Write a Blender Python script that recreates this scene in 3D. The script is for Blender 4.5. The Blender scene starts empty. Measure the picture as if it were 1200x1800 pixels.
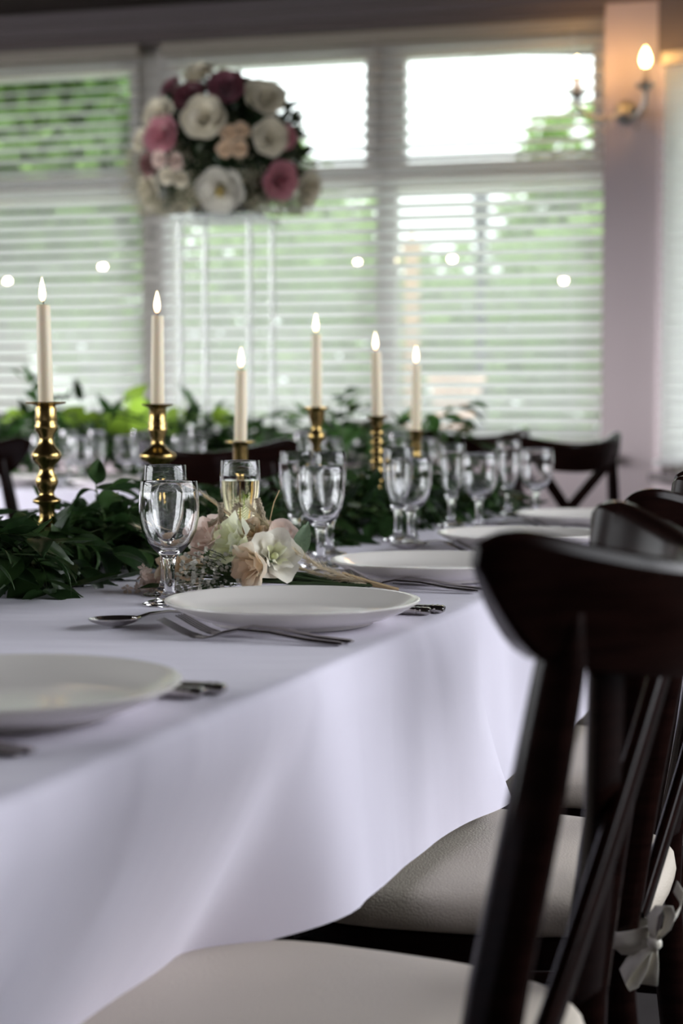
import bpy, bmesh, math, random
import numpy as np
from mathutils import Vector, Matrix, Euler

random.seed(7)
SC = bpy.context.scene
COL = SC.collection
R = math.radians

# ------------------------------------------------------------------ camera
cam_data = bpy.data.cameras.new('camera')
cam = bpy.data.objects.new('camera', cam_data)
COL.objects.link(cam)
cam.location = (0, 0, 1.004)
cam.rotation_euler = (R(90) - math.atan(190 / 3050), 0, 0)
cam_data.sensor_fit = 'VERTICAL'
cam_data.sensor_height = 36
cam_data.lens = 3050 / 1800 * 36
cam_data.clip_start = 0.02
cam_data.dof.use_dof = True
cam_data.dof.focus_distance = 2.12
cam_data.dof.aperture_fstop = 3.8
cam_data.dof.aperture_blades = 0
SC.camera = cam

# ------------------------------------------------------------------ sky and daylight
world = bpy.data.worlds.new('overcast_sky')
SC.world = world
world.use_nodes = True
bg = world.node_tree.nodes['Background']
bg.inputs[0].default_value = (0.94, 0.97, 1.0, 1)
# an overcast sky: three times as bright overhead as at the horizon
wn_ = world.node_tree
tcw = wn_.nodes.new('ShaderNodeTexCoord')
sxw = wn_.nodes.new('ShaderNodeSeparateXYZ')
mrw = wn_.nodes.new('ShaderNodeMapRange')
mrw.inputs['From Min'].default_value = 0
mrw.inputs['From Max'].default_value = 1
mrw.inputs['To Min'].default_value = 1.95
mrw.inputs['To Max'].default_value = 5.85
wn_.links.new(tcw.outputs['Generated'], sxw.inputs[0])
wn_.links.new(sxw.outputs['Z'], mrw.inputs['Value'])
wn_.links.new(mrw.outputs[0], bg.inputs[1])


def area_light(name, loc, target, sx, sy, power, col, spread=125):
    l = bpy.data.lights.new(name, 'AREA')
    l.shape = 'RECTANGLE'
    l.size, l.size_y = sx, sy
    l.energy = power
    l.color = col
    l.spread = R(spread)
    o = bpy.data.objects.new(name, l)
    COL.objects.link(o)
    o.location = loc
    o.rotation_euler = (Vector(target) - Vector(loc)).to_track_quat('-Z', 'Y').to_euler()
    return o


# daylight entering through the windows of the right wall and of the left wall, plus an added fill lamp (all outside the frame)
area_light('daylight_right_window', (2.62, 2.0, 1.62), (0.0, 2.0, 0.2), 3.2, 1.5, 33, (0.9, 0.93, 1.0))
area_light('back_wall_fill', (-4.35, 5.9, 1.5), (0.8, 6.7, -0.25), 2.4, 1.2, 44, (0.95, 0.95, 1.0), 54)  # added fill lamp to brighten the pillar and back wall
area_light('daylight_left_window', (-4.35, 2.2, 1.62), (0.0, 3.2, 0.2), 3.2, 1.5, 38, (0.93, 0.96, 1.0))

SC.view_settings.view_transform = 'Standard'
SC.view_settings.look = 'None'
SC.view_settings.gamma = 1
SC.view_settings.use_curve_mapping = False
SC.view_settings.exposure = 0.4
SC.cycles.max_bounces = 14
SC.cycles.transmission_bounces = 14
SC.cycles.transparent_max_bounces = 16
SC.cycles.use_denoising = True
SC.cycles.sample_clamp_indirect = 8

# ------------------------------------------------------------------ frames of reference
A = R(19.5)                                     # the long table runs 19.5 degrees to the right of the view
UD = Vector((math.sin(A), math.cos(A), 0))      # along the long table, away from the camera
VD = Vector((math.cos(A), -math.sin(A), 0))     # across it, to the right
EDGE = Vector((0.023, 1.772, 0)) - UD * 1.678   # a point of the table's right edge line, u = 0
ROT = -A


def T(u, v, z=0.0):
    p = EDGE + UD * u + VD * v
    return Vector((p.x, p.y, z))


WA = R(15.5)                                    # the window wall
WD = Vector((math.cos(WA), -math.sin(WA), 0))   # to the right along the wall
WN = Vector((math.sin(WA), math.cos(WA), 0))    # outwards
W0 = Vector((1.0235, 6.816, 0))                 # right end of the blinds


def W(w, n=0.0, z=0.0):
    """w metres to the left of the blinds' right end, n metres outwards"""
    p = W0 - WD * w + WN * n
    return Vector((p.x, p.y, z))


# ------------------------------------------------------------------ materials
MATS = {}


def mat(name, col, rough=0.5, metal=0.0, coat=0.0, trans=0.0, ior=1.45, emit=None, estr=0.0, noise=0.0, nscale=20.0,
        bump=0.0, bscale=200.0, sss=0.0, spec=None, sheen=0.0, col2=None, stretch=None, thin=0.0):
    if name in MATS:
        return MATS[name]
    m = bpy.data.materials.new(name)
    m.use_nodes = True
    nt = m.node_tree
    b = nt.nodes['Principled BSDF']
    b.inputs['Base Color'].default_value = (*col, 1)
    b.inputs['Roughness'].default_value = rough
    b.inputs['Metallic'].default_value = metal
    b.inputs['Coat Weight'].default_value = coat
    b.inputs['Coat Roughness'].default_value = 0.12
    b.inputs['Transmission Weight'].default_value = trans
    b.inputs['IOR'].default_value = ior
    if spec is not None:
        b.inputs['Specular IOR Level'].default_value = spec
    if sheen:
        b.inputs['Sheen Weight'].default_value = sheen
    if sss:
        b.inputs['Subsurface Weight'].default_value = sss
        b.inputs['Subsurface Radius'].default_value = (0.012, 0.006, 0.003)
        b.inputs['Subsurface Scale'].default_value = 1.0
    if emit:
        b.inputs['Emission Color'].default_value = (*emit, 1)
        b.inputs['Emission Strength'].default_value = estr
    tc = nt.nodes.new('ShaderNodeTexCoord')
    src = tc.outputs['Object']
    if stretch:
        mp = nt.nodes.new('ShaderNodeMapping')
        mp.inputs['Scale'].default_value = stretch
        nt.links.new(src, mp.inputs[0])
        src = mp.outputs[0]
    if noise or col2:
        n = nt.nodes.new('ShaderNodeTexNoise')
        n.inputs['Scale'].default_value = nscale
        n.inputs['Detail'].default_value = 4
        nt.links.new(src, n.inputs['Vector'])
        r = nt.nodes.new('ShaderNodeValToRGB')
        c2 = col2 or tuple(max(0, c * (1 - noise)) for c in col)
        r.color_ramp.elements[0].position = 0.35
        r.color_ramp.elements[1].position = 0.65
        r.color_ramp.elements[0].color = (*c2, 1)
        r.color_ramp.elements[1].color = (*col, 1)
        nt.links.new(n.outputs['Fac'], r.inputs[0])
        nt.links.new(r.outputs[0], b.inputs['Base Color'])
    if bump:
        n2 = nt.nodes.new('ShaderNodeTexNoise')
        n2.inputs['Scale'].default_value = bscale
        n2.inputs['Detail'].default_value = 3
        nt.links.new(src, n2.inputs['Vector'])
        bp = nt.nodes.new('ShaderNodeBump')
        bp.inputs['Strength'].default_value = bump
        bp.inputs['Distance'].default_value = 0.01
        nt.links.new(n2.outputs['Fac'], bp.inputs['Height'])
        nt.links.new(bp.outputs[0], b.inputs['Normal'])
    if thin:                                     # leaves and petals let light through
        tr = nt.nodes.new('ShaderNodeBsdfTranslucent')
        tr.inputs[0].default_value = (*[min(0.9, c * 1.6) for c in col], 1)
        mx = nt.nodes.new('ShaderNodeMixShader')
        mx.inputs[0].default_value = thin
        out = nt.nodes['Material Output']
        nt.links.new(b.outputs[0], mx.inputs[1])
        nt.links.new(tr.outputs[0], mx.inputs[2])
        nt.links.new(mx.outputs[0], out.inputs[0])
    MATS[name] = m
    return m


def pane_mat():
    m = bpy.data.materials.new('window_glass')
    m.use_nodes = True
    nt = m.node_tree
    nt.nodes.remove(nt.nodes['Principled BSDF'])
    lw = nt.nodes.new('ShaderNodeFresnel')
    lw.inputs[0].default_value = 1.45
    tr = nt.nodes.new('ShaderNodeBsdfTransparent')
    tr.inputs[0].default_value = (0.95, 0.98, 0.96, 1)
    gl = nt.nodes.new('ShaderNodeBsdfGlossy')
    gl.inputs['Roughness'].default_value = 0.0
    mx = nt.nodes.new('ShaderNodeMixShader')
    nt.links.new(lw.outputs[0], mx.inputs[0])
    nt.links.new(tr.outputs[0], mx.inputs[1])
    nt.links.new(gl.outputs[0], mx.inputs[2])
    nt.links.new(mx.outputs[0], nt.nodes['Material Output'].inputs[0])
    return m


def cloth_mat():
    m = mat('white_cotton', (0.80, 0.765, 0.88), 0.85, sheen=0.15)
    nt = m.node_tree
    b = nt.nodes['Principled BSDF']
    tc = [n for n in nt.nodes if n.type == 'TEX_COORD'][0]
    big = nt.nodes.new('ShaderNodeTexNoise')
    big.inputs['Scale'].default_value = 5.0
    big.inputs['Detail'].default_value = 2
    mp = nt.nodes.new('ShaderNodeMapping')
    mp.inputs['Scale'].default_value = (0.7, 1.8, 0.4)
    nt.links.new(tc.outputs['Object'], mp.inputs[0])
    nt.links.new(mp.outputs[0], big.inputs['Vector'])
    fine = nt.nodes.new('ShaderNodeTexNoise')
    fine.inputs['Scale'].default_value = 900
    nt.links.new(tc.outputs['Object'], fine.inputs['Vector'])
    b1 = nt.nodes.new('ShaderNodeBump')
    b1.inputs['Strength'].default_value = 0.5
    b1.inputs['Distance'].default_value = 0.02
    nt.links.new(big.outputs['Fac'], b1.inputs['Height'])
    b2 = nt.nodes.new('ShaderNodeBump')
    b2.inputs['Strength'].default_value = 0.12
    b2.inputs['Distance'].default_value = 0.002
    nt.links.new(fine.outputs['Fac'], b2.inputs['Height'])
    nt.links.new(b1.outputs[0], b2.inputs['Normal'])
    nt.links.new(b2.outputs[0], b.inputs['Normal'])
    return m


def wood_mat():
    m = mat('mahogany_stain', (0.012, 0.0045, 0.0035), 0.7, spec=0.0, noise=0.5, nscale=14, stretch=(1, 1, 8))
    nt = m.node_tree
    b = nt.nodes['Principled BSDF']
    lw = nt.nodes.new('ShaderNodeLayerWeight')
    lw.inputs[0].default_value = 0.5
    pw = nt.nodes.new('ShaderNodeMath')
    pw.operation = 'POWER'
    pw.inputs[1].default_value = 5.0
    nt.links.new(lw.outputs['Facing'], pw.inputs[0])
    ad = nt.nodes.new('ShaderNodeMath')
    ad.operation = 'MULTIPLY_ADD'
    ad.inputs[1].default_value = 0.95
    ad.inputs[2].default_value = 0.012
    nt.links.new(pw.outputs[0], ad.inputs[0])
    gl = nt.nodes.new('ShaderNodeBsdfGlossy')
    gl.inputs['Roughness'].default_value = 0.18
    mx = nt.nodes.new('ShaderNodeMixShader')
    nt.links.new(ad.outputs[0], mx.inputs[0])
    nt.links.new(b.outputs[0], mx.inputs[1])
    nt.links.new(gl.outputs[0], mx.inputs[2])
    nt.links.new(mx.outputs[0], nt.nodes['Material Output'].inputs[0])
    return m


M_CLOTH = cloth_mat()
M_CHINA = mat('white_china', (0.93, 0.89, 0.84), 0.14, spec=0.32)
M_GLASS = mat('clear_glass', (1, 1, 1), 0.0, trans=1.0, ior=1.5)
M_ACRYL = mat('clear_acrylic', (0.97, 0.98, 0.98), 0.08, trans=0.8, ior=1.45)
M_WINE = mat('pale_champagne', (0.98, 0.90, 0.62), 0.0, trans=1.0, ior=1.33)
M_BRASS = mat('aged_brass', (0.50, 0.35, 0.13), 0.22, metal=1.0, noise=0.35, nscale=60)
M_WAX = mat('ivory_wax', (0.88, 0.78, 0.58), 0.45, sss=0.25)
M_WICK = mat('burnt_wick', (0.03, 0.02, 0.015), 0.9)
M_STEEL = mat('stainless_steel', (0.50, 0.48, 0.47), 0.16, metal=1.0)
M_WOOD = wood_mat()
M_PAD = mat('cream_leatherette', (0.56, 0.50, 0.42), 0.48, bump=0.25, bscale=420)
M_SATIN = mat('ivory_satin', (0.66, 0.62, 0.53), 0.35, sheen=0.3)
M_SLAT = mat('white_slat', (0.92, 0.92, 0.90), 0.45, thin=0.88)
M_HEAD = mat('backlit_headrail', (0.36, 0.32, 0.26), 0.5)  # blind headrail, its backlit shade put into the colour
M_UPVC = mat('white_upvc', (0.56, 0.53, 0.48), 0.35)
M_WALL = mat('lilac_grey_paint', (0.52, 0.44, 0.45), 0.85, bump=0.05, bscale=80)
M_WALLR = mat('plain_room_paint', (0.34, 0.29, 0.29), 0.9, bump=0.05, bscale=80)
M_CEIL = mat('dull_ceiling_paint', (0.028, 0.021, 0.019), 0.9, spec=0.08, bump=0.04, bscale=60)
M_TRIM = mat('grey_trim_paint', (0.14, 0.115, 0.115), 0.6)
M_FLOOR = mat('dark_carpet', (0.035, 0.028, 0.028), 0.95, noise=0.4, nscale=300, bump=0.3, bscale=500)
M_PANE = pane_mat()


# ------------------------------------------------------------------ mesh helpers
class MB:
    def __init__(self):
        self.v, self.f = [], []

    def add(self, vs, fs):
        o = len(self.v)
        self.v += [tuple(p) for p in vs]
        self.f += [tuple(i + o for i in f) for f in fs]
        return self

    def box(self, c, s, rot=None):
        c = Vector(c)
        hx, hy, hz = s[0] / 2, s[1] / 2, s[2] / 2
        vs = []
        for x in (-hx, hx):
            for y in (-hy, hy):
                for z in (-hz, hz):
                    p = Vector((x, y, z))
                    if rot is not None:
                        p = rot @ p
                    vs.append(c + p)
        return self.add(vs, [(0, 1, 3, 2), (4, 6, 7, 5), (0, 4, 5, 1), (2, 3, 7, 6), (0, 2, 6, 4), (1, 5, 7, 3)])

    def rings(self, rings, cap=True, closed=True):
        n = len(rings[0])
        vs = [p for r in rings for p in r]
        fs = []
        for i in range(len(rings) - 1):
            for j in range(n if closed else n - 1):
                k = (j + 1) % n
                fs.append((i * n + j, i * n + k, (i + 1) * n + k, (i + 1) * n + j))
        if cap:
            fs.append(tuple(range(n - 1, -1, -1)))
            fs.append(tuple((len(rings) - 1) * n + j for j in range(n)))
        return self.add(vs, fs)

    def tube(self, path, rad, n=8, aspect=1.0, side=None):
        path = [Vector(p) for p in path]
        if not isinstance(rad, (list, tuple)):
            rad = [rad] * len(path)
        rings = []
        prev = None
        for i, p in enumerate(path):
            d = (path[min(i + 1, len(path) - 1)] - path[max(i - 1, 0)]).normalized()
            if side is not None:
                s = Vector(side)
            elif prev is not None:
                s = prev
            else:
                s = Vector((1, 0, 0)) if abs(d.x) < 0.8 else Vector((0, 1, 0))
            s = (s - d * s.dot(d)).normalized()
            prev = s
            t = d.cross(s)
            r = rad[i]
            rings.append([p + s * (r * aspect * math.cos(2 * math.pi * k / n)) + t * (r * math.sin(2 * math.pi * k / n)) for k in range(n)])
        return self.rings(rings)

    def bar(self, path, w, t, wdir, cham=0.25):
        """a bar of rectangular section with softened corners: w along wdir, t across it"""
        path = [Vector(p) for p in path]
        rings = []
        for i, p in enumerate(path):
            d = (path[min(i + 1, len(path) - 1)] - path[max(i - 1, 0)]).normalized()
            s = Vector(wdir)
            s = (s - d * s.dot(d)).normalized()
            q = d.cross(s)
            ww = (w[i] if isinstance(w, (list, tuple)) else w) / 2
            tt = (t[i] if isinstance(t, (list, tuple)) else t) / 2
            c = cham * min(ww, tt)
            rings.append([p + s * a + q * b for a, b in ((ww, tt - c), (ww - c, tt), (c - ww, tt), (-ww, tt - c), (-ww, c - tt), (c - ww, -tt), (ww - c, -tt), (ww, c - tt))])
        return self.rings(rings)

    def lathe(self, prof, n=32, c=(0, 0, 0), m=None):
        vs, fs, idx = [], [], []
        for r, z in prof:
            if r < 1e-6:
                idx.append([len(vs)] * n)
                vs.append(Vector((0, 0, z)))
            else:
                idx.append(list(range(len(vs), len(vs) + n)))
                vs += [Vector((r * math.cos(2 * math.pi * k / n), r * math.sin(2 * math.pi * k / n), z)) for k in range(n)]
        for i in range(len(prof) - 1):
            for j in range(n):
                k = (j + 1) % n
                q = [idx[i][j], idx[i][k], idx[i + 1][k], idx[i + 1][j]]
                q = [a for t, a in enumerate(q) if a not in q[:t]]
                if len(q) > 2:
                    fs.append(tuple(q))
        if m is not None:
            vs = [m @ p for p in vs]
        c = Vector(c)
        return self.add([p + c for p in vs], fs)

    def strip(self, path, wvecs, th=0.0004):
        """ribbon: centre line with half-width vectors"""
        vs, fs = [], []
        for p, w in zip(path, wvecs):
            p, w = Vector(p), Vector(w)
            vs += [p - w, p - w * 0.33, p + w * 0.33, p + w]
        for i in range(len(path) - 1):
            for k in range(3):
                fs.append((4 * i + k, 4 * i + k + 1, 4 * i + k + 5, 4 * i + k + 4))
        return self.add(vs, fs)

    def mesh(self, name, m, smooth=True, angle=50):
        me = bpy.data.meshes.new(name)
        me.from_pydata(self.v, [], self.f)
        me.validate()
        bm = bmesh.new()
        bm.from_mesh(me)
        bmesh.ops.recalc_face_normals(bm, faces=bm.faces)
        if smooth:
            for f in bm.faces:
                f.smooth = True
            for e in bm.edges:
                if len(e.link_faces) == 2 and e.calc_face_angle(0) > R(angle):
                    e.smooth = False
        bm.to_mesh(me)
        bm.free()
        if m is not None:
            me.materials.append(m)
        return me

    def build(self, name, m, parent=None, smooth=True, angle=50):
        return link(name, self.mesh(name, m, smooth, angle), parent)


def link(name, me, parent=None, loc=None, rot=None, scale=None):
    o = bpy.data.objects.new(name, me)
    COL.objects.link(o)
    if parent is not None:
        o.parent = parent
    if loc is not None:
        o.location = loc
    if rot is not None:
        o.rotation_euler = rot
    if scale is not None:
        o.scale = (scale,) * 3 if isinstance(scale, (int, float)) else scale
    return o


def tag(o, label=None, cat=None, group=None, kind=None):
    if label:
        o['label'] = label
    if cat:
        o['category'] = cat
    if group:
        o['group'] = group
    if kind:
        o['kind'] = kind
    return o


def thing(name, label, cat, loc=(0, 0, 0), rz=0.0, group=None):
    o = link(name, None, None, loc, (0, 0, rz))
    o.empty_display_size = 0.05
    return tag(o, label, cat, group)


def struct(name, mb, m, parent=None, smooth=False):
    o = mb.build(name, m, parent, smooth)
    if parent is None:
        o['kind'] = 'structure'
    return o


def copy_tree(o, parent=None):
    c = o.copy()
    COL.objects.link(c)
    if parent is not None:
        c.parent = parent
    for ch in list(o.children):
        copy_tree(ch, c)
    return c


def own_mat(o, m):
    """material on the object, so that alike pieces can share one mesh"""
    o.material_slots[0].link = 'OBJECT'
    o.material_slots[0].material = m


# ------------------------------------------------------------------ the room shell
CZ = 2.62
cornerA = W(-0.205, -0.05)                       # where the window wall meets the angled wall
angD = Vector((0.80, -0.60, 0))
angN = Vector((0.60, 0.80, 0))
cornerB = cornerA + angD * 1.75
struct('floor', MB().box((-0.8, 2.6, -0.05), (8.4, 12.4, 0.1)), M_FLOOR)
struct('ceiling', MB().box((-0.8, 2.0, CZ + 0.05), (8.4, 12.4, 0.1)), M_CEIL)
rotW = Matrix.Rotation(-WA, 3, 'Z')
ZS, ZT = 0.815, 2.50                             # sill and head of the windows
WL = 3.55                                        # left end of the window opening


def wbox(mb, w0, w1, n0, n1, z0, z1):
    c = W((w0 + w1) / 2, (n0 + n1) / 2, (z0 + z1) / 2)
    return mb.box(c, (abs(w1 - w0), abs(n1 - n0), z1 - z0), rotW)


mb = MB()
wbox(mb, -0.205, 0.0, -0.05, 0.25, 0, CZ)
wbox(mb, WL, 4.9, -0.05, 0.25, 0, CZ)
wbox(mb, 0.0, WL, -0.05, 0.25, 0, ZS)
struct('wall_back', mb, M_WALL)
mb = MB()
wbox(mb, -0.002, WL, -0.055, 0.25, ZT, CZ)
struct('trim_4', mb, mat('shaded_lintel_tone', (0.13, 0.105, 0.10), 0.8))  # wall band over the windows, its dimness put into the colour
mb = MB()
wbox(mb, -0.02, WL + 0.02, -0.10, 0.10, ZS - 0.035, ZS)
struct('trim_1', mb, M_UPVC)                      # window board
mb = MB()
wbox(mb, -0.2, 4.9, -0.13, -0.05, CZ - 0.05, CZ)
wbox(mb, -0.2, 4.9, -0.09, -0.05, CZ - 0.085, CZ - 0.05)
struct('trim_2', mb, M_TRIM)                      # cornice
mb = MB()
wbox(mb, -0.2, 4.9, -0.068, -0.05, 0.0, 0.12)
struct('baseboard_back', mb, M_TRIM)

# angled wall on the right with a window behind a closed blind
rotN = Matrix.Rotation(math.atan2(angD.y, angD.x), 3, 'Z')


def abox(mb, s0, s1, n0, n1, z0, z1):
    c = cornerA + angD * ((s0 + s1) / 2) + angN * ((n0 + n1) / 2)
    return mb.box((c.x, c.y, (z0 + z1) / 2), (s1 - s0, n1 - n0, z1 - z0), rotN)


mb = MB()
abox(mb, 0.0, 0.03, 0, 0.2, 0, CZ)
abox(mb, 1.5, 1.8, 0, 0.2, 0, CZ)
abox(mb, 0.03, 1.5, 0, 0.2, 0, 0.74)
struct('wall_right', mb, M_WALL)
mb = MB()
abox(mb, 0.0, 1.5, -0.004, 0.2, 2.30, CZ)
struct('trim_5', mb, mat('shaded_lintel_tone', (0.13, 0.105, 0.10), 0.8))  # wall top over the angled window, darkened with the same shade tone
mb = MB()
abox(mb, 0.0, 1.6, -0.05, 0.05, 0.705, 0.74)
struct('trim_3', mb, M_TRIM)
win4 = tag(link('window_4', None, None, (0, 0, 0)), kind='structure')
mb = MB()
for s0, s1, z0, z1 in ((0.03, 0.09, 0.74, 2.30), (1.44, 1.5, 0.74, 2.30), (0.09, 1.44, 0.74, 0.80), (0.09, 1.44, 2.24, 2.30)):
    abox(mb, s0, s1, 0.10, 0.16, z0, z1)
mb.build('frame', M_UPVC, win4, False)
abox(MB(), 0.09, 1.44, 0.125, 0.131, 0.80, 2.24).build('pane', M_PANE, win4, False)

# side and rear walls, outside the frame but closing the room
def wall_run(name, x, y0, y1, holes, m, th=0.2):
    mb = MB()
    ys = y0
    for a, b, z0, z1 in holes:
        mb.box((x, (ys + a) / 2, CZ / 2), (th, a - ys, CZ))
        mb.box((x, (a + b) / 2, z0 / 2), (th, b - a, z0))
        mb.box((x, (a + b) / 2, (z1 + CZ) / 2), (th, b - a, CZ - z1))
        ys = b
    mb.box((x, (ys + y1) / 2, CZ / 2), (th, y1 - ys, CZ))
    return struct(name, mb, m)


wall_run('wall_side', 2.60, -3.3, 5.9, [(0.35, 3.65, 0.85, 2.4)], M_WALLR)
wall_run('wall_left', -4.3, -3.3, 8.4, [(0.55, 3.85, 0.85, 2.4), (4.7, 7.1, 0.85, 2.4)], M_WALLR)  # second opening cut for the added fill lamp
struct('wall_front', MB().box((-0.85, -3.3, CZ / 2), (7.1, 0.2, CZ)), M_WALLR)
for nm, x, y0 in (('window_5', 2.58, 0.35), ('window_6', -4.28, 0.55)):
    wn = tag(link(nm, None, None, (0, 0, 0)), kind='structure')
    mb = MB()
    for yy in (0.03, 1.1, 2.2, 3.27):
        mb.box((x, y0 + yy, 1.625), (0.06, 0.06, 1.55))
    for zz in (0.88, 1.95, 2.37):
        mb.box((x, y0 + 1.65, zz), (0.06, 3.3, 0.06))
    mb.build('frame', M_UPVC, wn, False)

# windows of the back wall
def window(name, w0, w1, m0, m1):
    """one window bay: w0..w1 from its right to its left mullion's centre; fixed upper sash and lower glass"""
    wn = tag(link(name, None, None, (0, 0, 0)), kind='structure')
    mb = MB()
    wbox(mb, w0, w0 + m0, 0.12, 0.20, ZS, ZT)
    wbox(mb, w1 - m1, w1, 0.12, 0.20, ZS, ZT)
    wbox(mb, w0 + m0, w1 - m1, 0.12, 0.20, ZT - 0.05, ZT)
    wbox(mb, w0 + m0, w1 - m1, 0.12, 0.20, ZS, ZS + 0.05)
    wbox(mb, w0 + m0, w1 - m1, 0.12, 0.20, 1.885, 1.945)
    mb.build('frame', M_UPVC, wn, False)
    a, b = w0 + m0, w1 - m1
    mb = MB()
    for q in ((a, a + 0.042, 1.945, ZT - 0.05), (b - 0.042, b, 1.945, ZT - 0.05), (a + 0.042, b - 0.042, 1.945, 1.982), (a + 0.042, b - 0.042, ZT - 0.09, ZT - 0.05)):
        wbox(mb, q[0], q[1], 0.10, 0.17, q[2], q[3])
    mb.build('sash', M_UPVC, wn, False)
    wbox(MB(), a + 0.042, b - 0.042, 0.140, 0.146, 1.982, ZT - 0.09).build('pane', M_PANE, wn, False)
    wbox(MB(), a, b, 0.150, 0.156, ZS + 0.05, 1.885).build('pane', M_PANE, wn, False)
    return wn


window('window_1', -0.0, 0.907, 0.02, 0.04)
window('window_2', 0.907, 1.91, 0.04, 0.07)
window('window_3', 1.91, WL, 0.07, 0.03)


# venetian blinds
def slat_mesh(length, wid=0.054, th=0.0028):
    mb = MB()
    prof = []
    for i in range(7):
        x = -wid / 2 + wid * i / 6
        prof.append((x, 0.005 * (1 - (2 * x / wid) ** 2)))
    ring = [(x, z + th / 2) for x, z in prof] + [(x, z - th / 2) for x, z in reversed(prof)]
    rr = []
    for k in range(5):
        xx = -length / 2 + length * k / 4
        rr.append([(xx, a, b) for a, b in ring])
    mb.rings(rr)
    return mb.mesh('slat', M_SLAT)


def blind(w0, w1, label, tilt, sag):
    b = thing('venetian_blind', label, 'blind', W((w0 + w1) / 2, 0.045, 0), -WA, 'white slatted blinds at the long window')
    L = w1 - w0
    MB().box((0, 0, 2.478), (L, 0.06, 0.045)).build('headrail', M_HEAD, b, False)
    me = slat_mesh(L)
    z = 2.425
    zs = []
    while z > 0.875:
        t = 15 + (tilt - 15) * min(1, max(0, (2.40 - z) / 0.6)) + random.uniform(-1.5, 1.5)
        dz = random.uniform(-0.002, 0.002)
        link('slat', me, b, (0, 0, z + dz), (R(t), random.uniform(-sag, sag), 0))
        zs.append(z)
        z -= 0.048
    MB().box((0, 0, z + 0.005), (L, 0.055, 0.022)).build('bottom_rail', M_SLAT, b, False)
    k = max(2, int(L / 0.55))
    for i in range(k):
        x = -L / 2 + 0.12 + (L - 0.24) * i / (k - 1)
        mb = MB()
        for y in (-0.03, 0.03):
            mb.tube([(x, y, 2.46), (x, y, 1.6), (x, y, z)], 0.0011, 5)
        mb.build('ladder_cord', M_SLAT, b)
    return b


blind(0.012, 1.85, 'wide white slatted blind across the middle and right windows behind the flower stand', 41, 0.0012)
blind(1.95, 3.50, 'white slatted blind at the left window, before the green tree', 41, 0.004)

# closed blind on the angled wall
b = thing('venetian_blind', 'cream slatted blind closed flat, at the right edge beyond the pillar', 'blind',
          cornerA + angD * 0.77 - angN * 0.03, math.atan2(angD.y, angD.x))
MB().box((0, 0, 2.305), (1.46, 0.05, 0.045)).build('headrail', M_HEAD, b, False)
me = slat_mesh(1.46)
z = 2.265
while z > 0.79:
    link('slat', me, b, (0, 0, z), (R(-74), 0, 0))
    z -= 0.044
MB().box((0, 0, z + 0.01), (1.5, 0.03, 0.022)).build('bottom_rail', M_SLAT, b, False)

# ------------------------------------------------------------------ outside
M_GRASS = mat('lawn_grass', (0.17, 0.30, 0.075), 0.9, col2=(0.12, 0.24, 0.05), nscale=2.0)
M_PATH = mat('pale_paving', (0.74, 0.73, 0.69), 0.9, noise=0.1, nscale=3)
struct('lawn', MB().box((0, 27, -0.30), (60, 38, 0.2)), M_GRASS)
struct('pavement', MB().box((-1, 10.6, -0.19), (18, 7.0, 0.06)), M_PATH)


def leaf_cloud(centers, radii, n, size, mname, col, seed, col2, thin=0.35):
    rng = np.random.default_rng(seed)
    vs, fs = [], []
    k = 0
    for i in range(n):
        j = rng.integers(len(centers))
        d = rng.normal(size=3)
        d /= np.linalg.norm(d)
        p = np.array(centers[j]) + d * np.array(radii[j]) * (rng.random() ** 0.35)
        a = rng.normal(size=3)
        a /= np.linalg.norm(a)
        b = np.cross(a, rng.normal(size=3))
        b /= np.linalg.norm(b)
        s = size * rng.uniform(0.6, 1.3)
        vs += [p - a * s, p + b * s * 0.45, p + a * s, p - b * s * 0.45]
        fs.append((k, k + 1, k + 2, k + 3))
        k += 4
    me = bpy.data.meshes.new('crown')
    me.from_pydata([tuple(v) for v in vs], [], fs)
    me.materials.append(mat(mname, col, 0.6, col2=col2, nscale=1.2, thin=thin))
    return me


M_BARK = mat('brown_bark', (0.10, 0.075, 0.05), 0.9, noise=0.4, nscale=12)


def tree(name, label, x, y, zc, rad, n, size, cname, col, col2, seed, trunk=True, lobes=6, cat='tree', group=None):
    t = thing(name, label, cat, (x, y, -0.2), 0, group)
    rnd = random.Random(seed)
    cs, rs = [], []
    for i in range(lobes):
        cs.append((rnd.uniform(-.6, .6) * rad[0], rnd.uniform(-.5, .5) * rad[1], zc + 0.2 + rnd.uniform(-.5, .5) * rad[2]))
        rs.append(tuple(r * rnd.uniform(0.45, 0.7) for r in rad))
    link('crown', leaf_cloud(cs, rs, n, size, cname, col, seed, col2), t)['kind'] = 'stuff'
    mb = MB()
    mb.tube([(0, 0, 0), (0.05, 0, zc * 0.5), (0, 0.03, zc + 0.2)], [0.16 if trunk else 0.06, 0.12 if trunk else 0.05, 0.05], 8)
    for i in range(3):
        c = cs[i]
        mb.tube([(0.03, 0.02, zc * 0.6), tuple(0.6 * q for q in c[:2]) + (c[2] * 0.9,), c], [0.06, 0.04, 0.015], 6)
    mb.build('trunk', M_BARK, t)
    return t


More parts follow.
